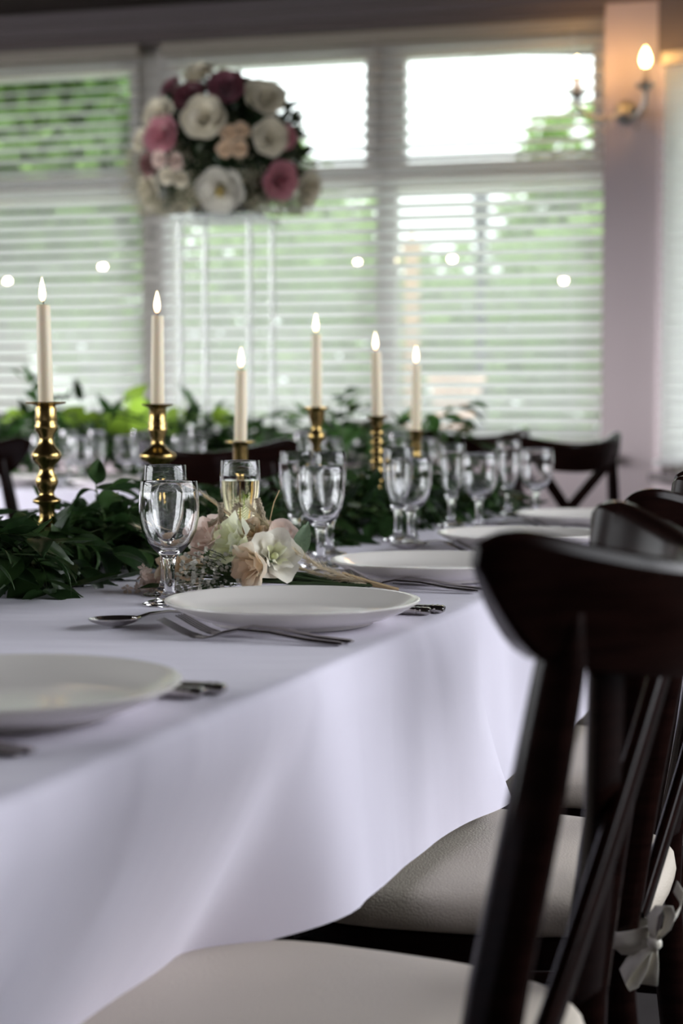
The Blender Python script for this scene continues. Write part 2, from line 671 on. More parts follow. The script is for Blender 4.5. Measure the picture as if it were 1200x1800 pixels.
G1, G2 = (0.19, 0.30, 0.08), (0.035, 0.08, 0.02)
tree('tree', 'tall leafy tree filling the upper part of the left window', -2.35, 12.2, 3.0, (2.0, 1.5, 1.7), 8500, 0.13, 'tree_leaves', G1, G2, 11, group='trees outside the windows')
tree('tree', 'second leafy tree beyond the left window, behind the tall one', -4.9, 20.5, 3.2, (1.9, 1.5, 2.2), 4200, 0.14, 'tree_leaves', G1, G2, 12, group='trees outside the windows')
tree('tree', 'light green tree seen in the middle window beside the flower ball', -0.55, 19.6, 2.9, (0.85, 0.9, 1.35), 2600, 0.13, 'tree_leaves', G1, G2, 13, group='trees outside the windows')
tree('tree', 'tree whose top shows low in the right pane behind the wall light', 3.0, 19.0, 2.5, (1.2, 1.0, 1.7), 3000, 0.14, 'tree_leaves', G1, G2, 14, group='trees outside the windows')
hd = thing('hedge', 'long bright green hedge standing outside behind all the windows', 'hedge', (0, 17.0, -0.2))
rnd = random.Random(77)
cs = [(-5.6 + 0.55 * k, rnd.uniform(-.3, .3), zz + rnd.uniform(-.2, .2)) for k in range(22) for zz in (0.6, 1.5, 2.35 + 0.35 * math.sin(k * 0.9))]
link('crown', leaf_cloud(cs, [(0.75, 0.6, 0.75)] * len(cs), 21000, 0.11, 'hedge_leaves', (0.27, 0.38, 0.14), 31, (0.12, 0.20, 0.07)), hd)['kind'] = 'stuff'
mb = MB()
for k in range(12):
    mb.tube([(-5.2 + k, 0, 0), (-5.15 + k, 0.05, 1.0), (-5.3 + k, 0, 2.0)], [0.05, 0.04, 0.015], 6)
mb.build('stems', M_BARK, hd)

# lamp post, wooden post, urn, van
M_DARK = mat('dark_grey_paint', (0.04, 0.045, 0.06), 0.5)
lp = thing('lamp_post', 'dark grey lamp post standing outside the right window', 'lamp post', (0.956, 12.0, -0.2))
MB().lathe([(0.0, 0), (0.10, 0), (0.10, 0.05), (0.05, 0.3), (0.04, 0.4), (0.032, 2.35), (0, 2.35)], 12).build('pole', M_DARK, lp)
MB().lathe([(0, 2.34), (0.035, 2.35), (0.05, 2.40), (0.06, 2.56), (0.075, 2.58), (0.03, 2.66), (0, 2.68)], 10).build('lantern', M_DARK, lp)
M_PINE = mat('orange_pine', (0.70, 0.48, 0.30), 0.7, noise=0.3, nscale=10, stretch=(1, 1, 0.1))
wp = tag(MB().box((0, 0, 1.05), (0.085, 0.085, 2.1)).box((0, 0, 2.12), (0.11, 0.11, 0.04)).lathe([(0.05, 2.14), (0.0, 2.2)], 4).build('wooden_post', M_PINE, None, False),
         'orange pine post standing outside between the middle and right windows', 'post')
wp.location = (0.41, 10.2, -0.2)
M_TERRA = mat('pale_terracotta', (0.74, 0.52, 0.42), 0.85, noise=0.2, nscale=6)
ur = thing('garden_urn', 'pale terracotta garden urn on a pedestal outside the right window', 'urn', (0.70, 10.6, -0.2))
MB().lathe([(0, 0), (0.20, 0), (0.20, 0.10), (0.15, 0.14), (0.13, 0.8), (0.17, 0.86), (0.17, 0.92), (0, 0.92)], 20).build('pedestal', M_TERRA, ur)
MB().lathe([(0, 0.92), (0.08, 0.92), (0.05, 1.0), (0.13, 1.12), (0.15, 1.30), (0.18, 1.36), (0.15, 1.37), (0.12, 1.28), (0, 1.25)], 20).build('bowl', M_TERRA, ur)
M_VAN = mat('white_van_paint', (0.82, 0.82, 0.80), 0.3, coat=0.5)
M_VGL = mat('dark_van_glass', (0.02, 0.025, 0.03), 0.05)
van = thing('van', 'white van parked outside the left window', 'van', (-4.35, 14.3, -0.2))
side = [(-2.1, 0.45), (-2.15, 1.0), (-2.12, 2.45), (-1.9, 2.62), (0.9, 2.62), (1.2, 2.5), (1.75, 1.55), (2.1, 1.35), (2.2, 1.0), (2.2, 0.45)]
MB().rings([[(x, -0.95, z) for x, z in side], [(x, 0.95, z) for x, z in side]]).build('body', M_VAN, van, True, 30)
MB().box((0.95, -0.955, 1.85), (0.75, 0.02, 0.55)).build('window', M_VGL, van, False)
MB().box((-0.9, -0.955, 1.85), (1.9, 0.02, 0.55)).build('window', M_VGL, van, False)
for x in (-1.35, 1.4):
    MB().lathe([(0, -0.11), (0.2, -0.11), (0.32, -0.09), (0.34, 0), (0.32, 0.09), (0.2, 0.11), (0, 0.11)], 20, (x, -0.85, 0.34), Matrix.Rotation(R(90), 3, 'X')).build('wheel', M_VGL, van)

# festoon lights outside
M_BULB = mat('warm_bulb_glow', (1, 0.85, 0.6), 0.4, emit=(1.0, 0.78, 0.45), estr=60)
M_CORD = mat('grey_flex', (0.35, 0.36, 0.34), 0.6)
fl = thing('festoon_lights', 'string of glowing festoon bulbs hung outside the windows', 'string lights', (0, 10.4, 1.87))
bulbs = [(-1.988, -0.150), (-1.421, -0.055), (-0.982, -0.062), (0.096, -0.041), (0.659, -0.004), (1.323, -0.130), (2.022, 0.019)]
MB().tube([(x, 0, z + 0.05) for x, z in bulbs], 0.002, 5).build('cord', M_CORD, fl)
for x, z in bulbs:
    s = MB().lathe([(0, 0.05), (0.009, 0.05), (0.009, 0.022), (0, 0.022)], 8, (x, 0, z)).build('socket', M_DARK, fl)
    MB().lathe([(0, 0.024), (0.008, 0.022), (0.013, 0.008), (0.013, -0.004), (0.007, -0.014), (0, -0.016)], 10, (x, 0, z)).build('bulb', M_BULB, s)

# ------------------------------------------------------------------ tables and cloths
HT = 0.75


def dining_table(label, u0, u1, v0, v1):
    c = T((u0 + u1) / 2, (v0 + v1) / 2)
    t = thing('dining_table', label, 'table', c, ROT)
    lx, ly = abs(v1 - v0), abs(u1 - u0)
    MB().box((0, 0, HT - 0.02), (lx - 0.02, ly - 0.02, 0.03)).build('tabletop', M_WOOD, t, False)
    for sx in (-1, 1):
        for sy in (-1, 1):
            MB().bar([(sx * (lx / 2 - 0.2), sy * (ly / 2 - 0.12), z) for z in (0, 0.4, HT - 0.035)], [0.04, 0.05, 0.06], [0.04, 0.05, 0.06], (1, 0, 0)).build('leg', M_WOOD, t)
    return t


def cloth(label, u0, u1, v0, v1, hem, open_side=None, seed=1, flare=0.0, creases=(), push=0.0):
    """a cloth over the table u0..u1, v0..v1; hangs to z = hem on every side but open_side ('far' / 'near')"""
    rnd = random.Random(seed)
    cr = 0.03
    pts = []                                       # (u, v, outward normal)

    def run(a, b, n, k):
        for i in range(k):
            f = i / k
            pts.append((a[0] + (b[0] - a[0]) * f, a[1] + (b[1] - a[1]) * f, n[0], n[1]))

    def corner(cu, cv, a0, a1, k=6):
        for i in range(k):
            t = R(a0 + (a1 - a0) * i / k)
            pts.append((cu + cr * math.cos(t), cv + cr * math.sin(t), math.cos(t), math.sin(t)))
    ku, kv = int((u1 - u0) / 0.012), int((v1 - v0) / 0.012)
    closed = open_side is None
    # order: right side (v1) from far to near, near side, left side near to far, far side; n = (du, dv)
    right = lambda a, b: run((a, v1), (b, v1), (0, 1), ku)
    near = lambda: (corner(u0 + cr, v1 - cr, 90, 180), run((u0, v1 - cr), (u0, v0 + cr), (-1, 0), kv), corner(u0 + cr, v0 + cr, 180, 270))
    far = lambda: (corner(u1 - cr, v0 + cr, -90, 0), run((u1, v0 + cr), (u1, v1 - cr), (1, 0), kv), corner(u1 - cr, v1 - cr, 0, 90))
    if open_side == 'far':
        right(u1, u0 + cr)
        near()
        run((u0 + cr, v0), (u1, v0), (0, -1), ku)
        pts.append((u1, v0, 0, -1))
    elif open_side == 'near':
        run((u0, v0), (u1 - cr, v0), (0, -1), ku)
        far()
        right(u1 - cr, u0)
        pts.append((u0, v1, 0, 1))
    else:
        right(u1 - cr, u0 + cr)
        near()
        run((u0 + cr, v0), (u1 - cr, v0), (0, -1), ku)
        far()
    # fold field along the perimeter
    waves = [(rnd.uniform(0.12, 0.24), rnd.uniform(0, 6.28), rnd.uniform(0.3, 0.6)) for _ in range(3)] + [(rnd.uniform(0.32, 0.6), rnd.uniform(0, 6.28), 1.3) for _ in range(2)]
    s = 0
    S = []
    for i, p in enumerate(pts):
        if i:
            s += math.hypot(p[0] - pts[i - 1][0], p[1] - pts[i - 1][1])
        S.append(s)
    fold = [sum(a * math.sin(x * 6.283 / l + ph) for l, ph, a in waves) / 4 for x in S]
    crease = [sum(h_ * math.exp(-abs(p[0] - c_) / 0.07) for c_, h_ in creases) if p[3] > 0.5 else 0.0 for p in pts]
    er = 0.012
    lev = []
    for inset, z in ((0.06, 0), (0.03, 0), (er + 0.003, 0)):
        lev.append((-inset, z, 0))
    for q in (22, 45, 68, 90):
        lev.append((-er + er * math.sin(R(q)), -er + er * math.cos(R(q)), 0.0))
    drop = HT + 0.003 - hem
    for k in range(1, 13):
        t = k / 12
        lev.append((0.004 + 0.006 * t, -er - (drop - er) * t, t))
    rings = []
    zt = HT + 0.003
    L = S[-1]
    for off, dz, t in lev:
        ring = []
        for i, (u, v, nu, nv) in enumerate(pts):
            o = off + (0.013 * math.sin(math.pi * min(1, t * 0.8)) if t else 0) * fold[i] + (0.010 * t if t else 0) - (push * t ** 1.3 * (1 - min(1, max(0, (u - 1.44) / 0.16)) ** 2 * (3 - 2 * min(1, max(0, (u - 1.44) / 0.16)))) if nv > 0.5 else 0) + (t ** 0.5) * (1 - 0.75 * t) * crease[i]
            if not closed and t:
                e = min(S[i], L - S[i])
                o += flare * t * t * math.exp(-(e / 0.10) ** 2)
            z = zt + dz + (0.0015 * fold[i] * t if t else 0) - (0.05 * t * (1 - min(1, max(0, (u - 1.44) / 0.16))) if push and nv > 0.5 else 0)
            if not closed and off < -er and (i == 0 or i == len(pts) - 1):
                pass
            ring.append(T(u + nu * o, v + nv * o, z))
        rings.append(ring)
    mb = MB()
    mb.rings(rings, cap=False, closed=closed)
    n = len(pts)
    mb.f.append(tuple(range(n)))                   # flat top
    return tag(mb.build('tablecloth', M_CLOTH, None, True, 75), label, 'tablecloth')


TW = -0.96
dining_table('near dining table hidden under the front white tablecloth', 0.25, 2.055, TW, 0)
dining_table('second dining table hidden under the tablecloth behind the flower posy', 2.065, 4.10, TW, 0)
dining_table('head table hidden under its white tablecloth before the windows', 4.48, 5.52, -4.2, -0.96)
cloth('second white tablecloth on the long table, beyond the hem of the front one', 2.05, 4.115, TW - .005, 0.003, 0.51, 'near', 5, 0.0, ((2.5, 0.008), (3.1, 0.008)))
cl = cloth('white tablecloth at the front of the long table, hanging in soft folds', 0.24, 2.075, TW - .005, 0.008, 0.512, 'far', 3, 0.035, ((1.36, 0.006), (1.71, 0.009), (2.0, 0.010)), 0.15)
cl.location.z = 0.0015
cloth('white tablecloth of the head table before the windows', 4.47, 5.53, -4.21, -0.95, 0.30, None, 9)


# ------------------------------------------------------------------ chairs
def make_chair():
    t = link('crossback_chair', None)
    t.empty_display_size = 0.05
    # seat outline
    def outline(grow, k=40):
        pts = []
        for i in range(k):
            a = 2 * math.pi * i / k
            c, s = math.cos(a), math.sin(a)
            x = (0.205 + grow) * math.copysign(abs(c) ** 0.62, c)
            w = 0.200 + 0.018 * (x / 0.205) + grow
            y = w * math.copysign(abs(s) ** 0.62, s)
            pts.append((x, y))
        return pts
    mb = MB()
    mb.rings([[(x, y, z) for x, y in outline(g)] for g, z in ((-0.012, 0.405), (0.0, 0.41), (0.0, 0.442), (-0.006, 0.447))])
    mb.build('seat', M_WOOD, t)
    mb = MB()
    lv = ((-0.004, 0.447), (0.003, 0.453), (0.005, 0.465), (0.003, 0.477), (-0.004, 0.484), (-0.016, 0.489), (-0.05, 0.4915), (-0.10, 0.4930), (-0.15, 0.4938), (-0.19, 0.494))
    mb.rings([[(x, y, z) for x, y in outline(g + 0.007)] for g, z in lv])
    pad = mb.build('seat_pad', M_PAD, t, True, 80)
    # top rail: bent, its ends come forward and rise
    mb = MB()
    rings = []
    N = 45
    for i in range(N):
        f = -1 + 2 * i / (N - 1)
        f = math.sin(math.pi / 2 * f)
        y = 0.207 * f
        x = -0.315 + 0.123 * f * f
        top = 0.886 + 0.042 * f * f
        bot = top - 0.088
        e = max(0, (abs(f) - 0.80) / 0.20)
        top -= 0.020 * e ** 3
        bot += 0.055 * e ** 1.6
        th = 0.014 * max(0.12, 1 - e ** 4) ** 0.5
        d = Vector((2 * 0.123 * f / 0.207, 1, 0)).normalized()
        nrm = Vector((d.y, -d.x, 0))
        ring = []
        for a, b in ((1, 0.1), (0.8, 0.02), (0.3, 0), (-0.3, 0), (-0.8, 0.02), (-1, 0.1), (-1, 0.9), (-0.8, 0.98), (0.8, 0.98), (1, 0.9)):
            z = top + (bot - top) * b
            lean = (top - z) * 0.15
            if b <= 0.1:
                z += 0.04 * th * a + (0.0012 if abs(a) < 0.5 else 0)
            p = Vector((x + lean, y, z)) + nrm * th * a
            ring.append(p)
        rings.append(ring)
    mb.rings(rings)
    rail = mb.build('top_rail', M_WOOD, t, True, 22)
    for s in (-1, 1):
        mb = MB()
        P = [(-0.25, 0.185, 0.0), (-0.215, 0.195, 0.2), (-0.194, 0.2, 0.40), (-0.196, 0.199, 0.47), (-0.214, 0.187, 0.60), (-0.236, 0.169, 0.73), (-0.249, 0.156, 0.82), (-0.255, 0.152, 0.862)]
        mb.bar([(x + 0.010, s * y, z) for x, y, z in P], [0.032, 0.036, 0.042, 0.042, 0.041, 0.039, 0.035, 0.022], [0.028, 0.030, 0.034, 0.034, 0.032, 0.030, 0.028, 0.022], (1, 0, 0), 0.6)
        mb.build('back_post', M_WOOD, t)
        mb = MB()
        mb.tube([(0.172, s * 0.178, 0.41), (0.175, s * 0.176, 0.2), (0.182, s * 0.17, 0.0)], [0.020, 0.018, 0.014], 12)
        mb.build('leg', M_WOOD, t)
        # crossing slats
        mb = MB()
        P = []
        for k in range(9):
            f = k / 8
            y = 0.178 - 0.29 * f
            z = 0.475 + 0.345 * f
            x = -0.198 - 0.072 * f - 0.004 * math.sin(math.pi * f) - s * 0.007
            P.append((x, s * y, z))
        mb.bar(P, 0.034, 0.012, (0, 1, 0.8), 0.5)
        mb.build('cross_slat', M_WOOD, t)
        MB().tube([(0.17, s * 0.172, 0.19), (-0.02, s * 0.185, 0.20), (-0.205, s * 0.193, 0.21)], 0.010, 8).build('stretcher', M_WOOD, t)
    MB().tube([(0.0, -0.185, 0.20), (0.0, 0.0, 0.205), (0.0, 0.185, 0.20)], 0.009, 8).build('stretcher', M_WOOD, t)
    # ribbon ties: knot on the outer rear corner of each post
    for s in (1,):
        mb = MB()
        K = Vector((-0.226, 0.212, 0.462))

        def L(r_, u_, c_=0.0):                      # right / up / towards the near side, from the knot
            return Vector((K.x - r_, s * (K.y + c_), K.z + u_))

        def wv(r_, u_, c_=0.0):
            return Vector((-r_, s * c_, u_))
        # band round the post
        pa, wa = [], []
        for k in range(13):
            a = R(-150 + 300 * k / 12)
            pa.append((-0.197 + 0.026 * math.cos(a), s * (0.2 + 0.024 * math.sin(a)), 0.470 - 0.012 * (1 + math.cos(a)) / 2))
            wa.append((0, 0, 0.0085))
        mb.strip(pa, wa)
        # loops and tails
        up = [(0, 0), (-0.003, 0.014), (-0.002, 0.028), (0.006, 0.040), (0.013, 0.040), (0.016, 0.030), (0.012, 0.015), (0.003, 0.002)]
        mb.strip([L(a, b, 0.004 + 0.007 * math.sin(i / 7 * math.pi)) for i, (a, b) in enumerate(up)], [wv(0.006 * q, 0.002, 0.006) for q in (0.4, 0.8, 1, 1, 1, 1, 0.8, 0.4)])
        lo = [(0, 0), (-0.012, -0.010), (-0.024, -0.024), (-0.031, -0.036), (-0.027, -0.043), (-0.018, -0.038), (-0.009, -0.022), (-0.002, -0.003)]
        mb.strip([L(a, b, 0.004 + 0.009 * math.sin(i / 7 * math.pi)) for i, (a, b) in enumerate(lo)], [wv(0.004 * q, -0.006 * q, 0.005) for q in (0.4, 0.8, 1, 1, 1, 1, 0.8, 0.4)])
        tl = [(0, -0.002), (-0.002, -0.014), (-0.004, -0.028), (-0.006, -0.044)]
        mb.strip([L(a, b, 0.006) for a, b in tl], [wv(0.003, 0, 0.001), wv(0.006, 0, 0.002), wv(0.0085, 0.001, 0.002), wv(0.0092, 0.0, 0.001)])
        bd = [(0.0, 0.0), (0.012, 0.012), (0.022, 0.028), (0.024, 0.040), (0.016, 0.050)]
        mb.strip([L(a, b, -0.012 - 0.004 * i) for i, (a, b) in enumerate(bd)], [wv(0.002, 0.0065, 0.002)] * 5)
        lf = [(0.0, 0.0), (-0.014, -0.006), (-0.032, -0.006), (-0.048, 0.004), (-0.056, 0.012)]
        mb.strip([L(a, b, 0.004 + 0.004 * i * (3 - i) / 3) for i, (a, b) in enumerate(lf)], [wv(0.001, 0.005), wv(0.001, 0.008), wv(0.001, 0.0092), wv(-0.001, 0.0092), wv(0.0, 0.008)])
        mb.lathe([(0, 0.007), (0.005, 0.006), (0.0075, 0.002), (0.0075, -0.003), (0.005, -0.006), (0, -0.007)], 10, L(0, 0, 0.006))
        o = mb.build('ribbon_tie', M_SATIN, pad)
        sd = o.modifiers.new('thickness', 'SOLIDIFY')
        sd.thickness = 0.0006
    return t


chair0 = make_chair()
used = [False]


def place_chair(x, y, rz, label, group):
    c = chair0 if not used[0] else copy_tree(chair0)
    used[0] = True
    c.location = (x, y, 0)
    c.rotation_euler = (0, 0, rz)
    return tag(c, label, 'chair', group)


FACE_L = math.pi - A                               # facing the long table from its right side
g = 'chairs along the right side of the long table'
for u, v, dr, lab in ((1.337, 0.074, 0, 'dark cross-back chair nearest the camera, its top rail in front of the others'),
                      (1.935, 0.060, 2, 'dark cross-back chair second along the table, with an ivory ribbon bow on its post'),
                      (2.535, 0.035, -2, 'dark cross-back chair third along the table, its pad showing below the second cloth'),
                      (3.13, 0.06, 0, 'dark cross-back chair fourth along the table, mostly beyond the right edge')):
    p = T(u, v)
    place_chair(p.x, p.y, FACE_L + R(dr), lab, g)
FACE_U = math.pi / 2 - A
g = 'chairs at the head table'
for u, v, dr, lab in ((4.20, -1.20, 6, 'dark cross-back chair with its back to the camera, behind the filled flute'),
                      (4.22, -1.93, 0, 'dark cross-back chair with its back to the camera at the left edge'),
                      (5.79, -1.05, 183, 'dark cross-back chair on the window side behind the two farthest candles'),
                      (5.79, -2.05, 178, 'dark cross-back chair on the window side behind the second candle')):
    p = T(u, v)
    place_chair(p.x, p.y, FACE_U + R(dr), lab, g)
place_chair(0.59, 5.45, R(112), 'dark cross-back chair showing its crossed back beyond the far end of the long table', g)
place_chair(1.02, 6.05, R(172), 'dark cross-back chair seen from the side in front of the pillar', g)

# ------------------------------------------------------------------ table ware
PL = [(0, 0), (0.088, 0.0), (0.092, 0.001), (0.094, 0.005), (0.108, 0.0075), (0.128, 0.0155), (0.1435, 0.0245), (0.1455, 0.0262), (0.1452, 0.0278), (0.1425, 0.0283), (0.138, 0.0268),
      (0.124, 0.0185), (0.110, 0.0128), (0.095, 0.0098), (0.06, 0.0085), (0, 0.008)]
PLATE = MB().lathe(PL, 72).mesh('dinner_plate', M_CHINA, True, 60)
ZC = HT + 0.005                                    # top of the cloth
SET = [(1.212, -0.150), (1.835, -0.139), (2.375, -0.134), (2.93, -0.138), (3.50, -0.140)]
plab = ['white dinner plate nearest the camera, cut by the left edge', 'white dinner plate in sharp focus in front of the flower posy',
        'white dinner plate just behind the flower posy stems', 'white dinner plate fourth along the table, behind the near chair rail', 'white dinner plate farthest along the long table']
for (u, v), lab in zip(SET, plab):
    tag(link('dinner_plate', PLATE, None, T(u, v, ZC), (0, 0, random.uniform(0, 6))), lab, 'plate', 'dinner plates on the long table')


def bend_section(mb, pts, n=8):
    """pts: (x, z, half width, half thickness) along a piece of cutlery"""
    rings = []
    for x, z, w, h in pts:
        rings.append([(x, w * math.cos(2 * math.pi * k / n), z + h * math.sin(2 * math.pi * k / n)) for k in range(n)])
    mb.rings(rings)


def fork_mesh():
    mb = MB()
    bend_section(mb, [(-0.100, 0.0022, 0.006, 0.0012), (-0.094, 0.0025, 0.0098, 0.0020), (-0.06, 0.0050, 0.0078, 0.0020), (-0.02, 0.0105, 0.0045, 0.0020), (0.015, 0.0120, 0.0032, 0.0022),
                      (0.032, 0.0085, 0.0036, 0.0020), (0.042, 0.0045, 0.0075, 0.0014), (0.052, 0.0026, 0.0118, 0.0011), (0.062, 0.0034, 0.0126, 0.0010), (0.066, 0.0042, 0.0126, 0.0009)])
    for k in range(4):
        y = -0.0096 + 0.0064 * k
        pts = [(0.060, 0.0032), (0.072, 0.0062), (0.084, 0.0112), (0.096, 0.0170), (0.104, 0.0205)]
        mb.bar([(x, y * (1 - 0.08 * i / 4), z) for i, (x, z) in enumerate(pts)], [0.0030, 0.0029, 0.0027, 0.0023, 0.0012], 0.0017, (0, 1, 0), 0.5)
    return mb.mesh('fork', M_STEEL)


def spoon_mesh():
    mb = MB()
    bend_section(mb, [(-0.095, 0.0020, 0.006, 0.0012), (-0.088, 0.0024, 0.0088, 0.0018), (-0.05, 0.0055, 0.0066, 0.0018), (-0.01, 0.0105, 0.0038, 0.0018), (0.02, 0.0105, 0.0028, 0.0020), (0.036, 0.0078, 0.0034, 0.0018), (0.042, 0.0072, 0.006, 0.0012)])
    vs, fs = [], []
    NX, NY = 12, 9
    for side in (0, 1):
        for i in range(NX + 1):
            f = i / NX
            x = 0.038 + 0.066 * f
            w = 0.0215 * (max(0.0, 1 - (2 * (f - 0.46) / (1.09 if f > 0.46 else 0.95)) ** 2)) ** 0.55 + 0.002
            for j in range(NY):
                q = -1 + 2 * j / (NY - 1)
                dep = 0.0085 * (1 - q * q) * math.sin(math.pi * min(1, max(0, f))) ** 0.8
                z = 0.0115 - dep - 0.0016 * side - 0.002 * (1 - f)
                vs.append((x, q * w, z))
        o = side * (NX + 1) * NY
        for i in range(NX):
            for j in range(NY - 1):
                fs.append((o + i * NY + j, o + i * NY + j + 1, o + (i + 1) * NY + j + 1, o + (i + 1) * NY + j))
    o = (NX + 1) * NY
    for i in range(NX):
        for j in (0, NY - 1):
            fs.append((i * NY + j, (i + 1) * NY + j, o + (i + 1) * NY + j, o + i * NY + j))
    for j in range(NY - 1):
        for i in (0, NX):
            fs.append((i * NY + j, i * NY + j + 1, o + i * NY + j + 1, o + i * NY + j))
    mb.add(vs, fs)
    return mb.mesh('spoon', M_STEEL)


def knife_mesh():
    mb = MB()
    mb.bar([(-0.110, 0, 0.0042), (-0.107, 0, 0.0045), (-0.06, 0, 0.005), (-0.01, 0, 0.0048), (0.0, 0, 0.0045)], [0.013, 0.018, 0.0155, 0.012, 0.010], [0.006, 0.0085, 0.008, 0.007, 0.006], (0, 1, 0), 0.5)
    for x in (-0.100, -0.094):
        mb.bar([(x - 0.001, 0, 0.0046), (x + 0.001, 0, 0.0046)], 0.0195, 0.0094, (0, 1, 0), 0.5)
    mb.bar([(0.0, 0, 0.0042), (0.01, 0.001, 0.0035), (0.06, 0.002, 0.003), (0.098, 0.0, 0.003), (0.112, -0.005, 0.003)], [0.010, 0.017, 0.0195, 0.016, 0.004], [0.004, 0.0022, 0.0018, 0.0016, 0.001], (0, 1, 0), 0.4)
    return mb.mesh('knife', M_STEEL)


FORK, SPOON, KNIFE = fork_mesh(), spoon_mesh(), knife_mesh()
FV = math.pi - A                                    # local +x towards the middle of the table
where = ['the nearest plate', 'the sharp plate by the posy', 'the plate behind the posy', 'the fourth plate along', 'the farthest plate']


def lay(me, name, u, v, rz, label, cat, group):
    tag(link(name, me, None, T(u, v, ZC), (0, 0, rz)), label, cat, group)


for i, (u, v) in enumerate(SET):
    w = where[i]
    fv = -0.148 if i == 0 else -0.122
    lay(FORK, 'fork', u - 0.150 if i == 0 else u - 0.163, fv, FV + R(2), 'outer steel fork on the near side of ' + w, 'fork', 'forks on the long table')
    lay(FORK, 'fork', u - 0.128 if i != 1 else u - 0.134, fv + 0.004, FV - R(4), 'inner steel fork close against ' + w, 'fork', 'forks on the long table')
    lay(KNIFE, 'knife', u + 0.118, (-0.137 if i == 0 else -0.122), FV + R(2), 'inner steel knife, half under the far rim of ' + w, 'knife', 'knives on the long table')
    if i in (0, 1):
        lay(KNIFE, 'knife', u + 0.142, (-0.128 if i == 0 else -0.112), FV + R(3), 'outer steel knife, second from ' + w, 'knife', 'knives on the long table')
    if i:
        lay(SPOON, 'spoon', u - 0.036, -0.286, math.pi / 2 - A + math.pi - R(22), 'steel dessert spoon lying above ' + w, 'spoon', 'spoons on the long table')

# glasses
WG = [(0, 0.0012), (0.020, 0.0015), (0.0325, 0.0), (0.0335, 0.0012), (0.031, 0.0030), (0.018, 0.0065), (0.0105, 0.011), (0.0075, 0.018), (0.0066, 0.032), (0.0070, 0.048), (0.0085, 0.057),
      (0.0095, 0.060), (0.0165, 0.0655), (0.0265, 0.0765), (0.0335, 0.0910), (0.0370, 0.1080), (0.0376, 0.1220), (0.0368, 0.1400), (0.0355, 0.1525), (0.0350, 0.1535), (0.0342, 0.1525),
      (0.0355, 0.1400), (0.0362, 0.1220), (0.0355, 0.1080), (0.0320, 0.0925), (0.0250, 0.0790), (0.0150, 0.0690), (0.006, 0.0655), (0, 0.0648)]
FG = [(0, 0.0012), (0.018, 0.0015), (0.0290, 0.0), (0.0300, 0.0012), (0.028, 0.0028), (0.016, 0.006), (0.0095, 0.011), (0.0068, 0.020), (0.0064, 0.040), (0.0080, 0.052), (0.0125, 0.062),
      (0.0190, 0.080), (0.0245, 0.102), (0.0278, 0.128), (0.0284, 0.148), (0.0272, 0.1690), (0.0267, 0.1700), (0.0260, 0.1690), (0.0271, 0.148), (0.0265, 0.128), (0.0232, 0.103),
      (0.0178, 0.082), (0.0110, 0.066), (0.004, 0.059), (0, 0.058)]
LQ = [(0, 0.0595), (0.004, 0.0600), (0.0108, 0.0668), (0.0176, 0.083), (0.0229, 0.104), (0.0262, 0.128), (0.0267, 0.142), (0, 0.142)]
WINE = MB().lathe(WG, 40).mesh('wine_glass', M_GLASS, True, 70)
FLUTE = MB().lathe(FG, 40).mesh('champagne_flute', M_GLASS, True, 70)
gw, gf = 'wine glasses on the long table', 'flutes on the long table'
for p, lab in (((-0.214, 2.150), 'wine glass in sharp focus at the left end of the flower posy'), ((-0.032, 2.657), 'wine glass standing between the posy and the third plate'),
               ((0.123, 3.070), 'wine glass behind the third plate, before the beaded candlestick'), ((0.269, 3.395), 'wine glass fourth along the table, right of the garland end'),
               ((0.420, 3.741), 'wine glass farthest along the long table')):
    tag(link('wine_glass', WINE, None, (p[0], p[1], ZC), (0, 0, random.uniform(0, 6))), lab, 'wine glass', gw)
for p, lab in (((-0.229, 2.252), 'empty flute right behind the sharp wine glass'), ((-0.020, 2.865), 'empty flute on the right behind the second wine glass'),
               ((-0.076, 2.90), 'empty flute on the left behind the second wine glass'), ((0.103, 3.158), 'empty flute behind the third wine glass'),
               ((0.223, 3.519), 'empty flute left of the fourth wine glass'), ((0.373, 3.873), 'empty flute farthest along the long table')):
    tag(link('champagne_flute', FLUTE, None, (p[0], p[1], ZC)), lab, 'flute', gf)
f = thing('champagne_flute', 'flute filled with pale champagne behind the flower posy', 'flute', (-0.142, 2.430, ZC), 0, gf)
link('glass', FLUTE, f)
MB().lathe(LQ, 40).build('champagne', M_WINE, f, True, 60)


# ------------------------------------------------------------------ candles
def candlestick(label, loc, prof, m=None):
    o = tag(MB().lathe(prof, 36).build('candlestick', m or M_BRASS, None, True, 65), label, 'candlestick', 'brass candlesticks along the garland')
    o.location = loc
    return o


flame_m = bpy.data.materials.new('candle_flame')
flame_m.use_nodes = True
nt = flame_m.node_tree
nt.nodes.remove(nt.nodes['Principled BSDF'])
em = nt.nodes.new('ShaderNodeEmission')
em.inputs[1].default_value = 6.5
tcn = nt.nodes.new('ShaderNodeTexCoord')
sx = nt.nodes.new('ShaderNodeSeparateXYZ')
rp = nt.nodes.new('ShaderNodeValToRGB')
rp.color_ramp.elements[0].position = 0.0
rp.color_ramp.elements[0].color = (1.0, 0.50, 0.22, 1)
rp.color_ramp.elements[1].position = 0.30
rp.color_ramp.elements[1].color = (1.0, 0.80, 0.50, 1)
nt.links.new(tcn.outputs['Generated'], sx.inputs[0])
nt.links.new(sx.outputs['Z'], rp.inputs[0])
nt.links.new(rp.outputs[0], em.inputs[0])
nt.links.new(em.outputs[0], nt.nodes['Material Output'].inputs[0])


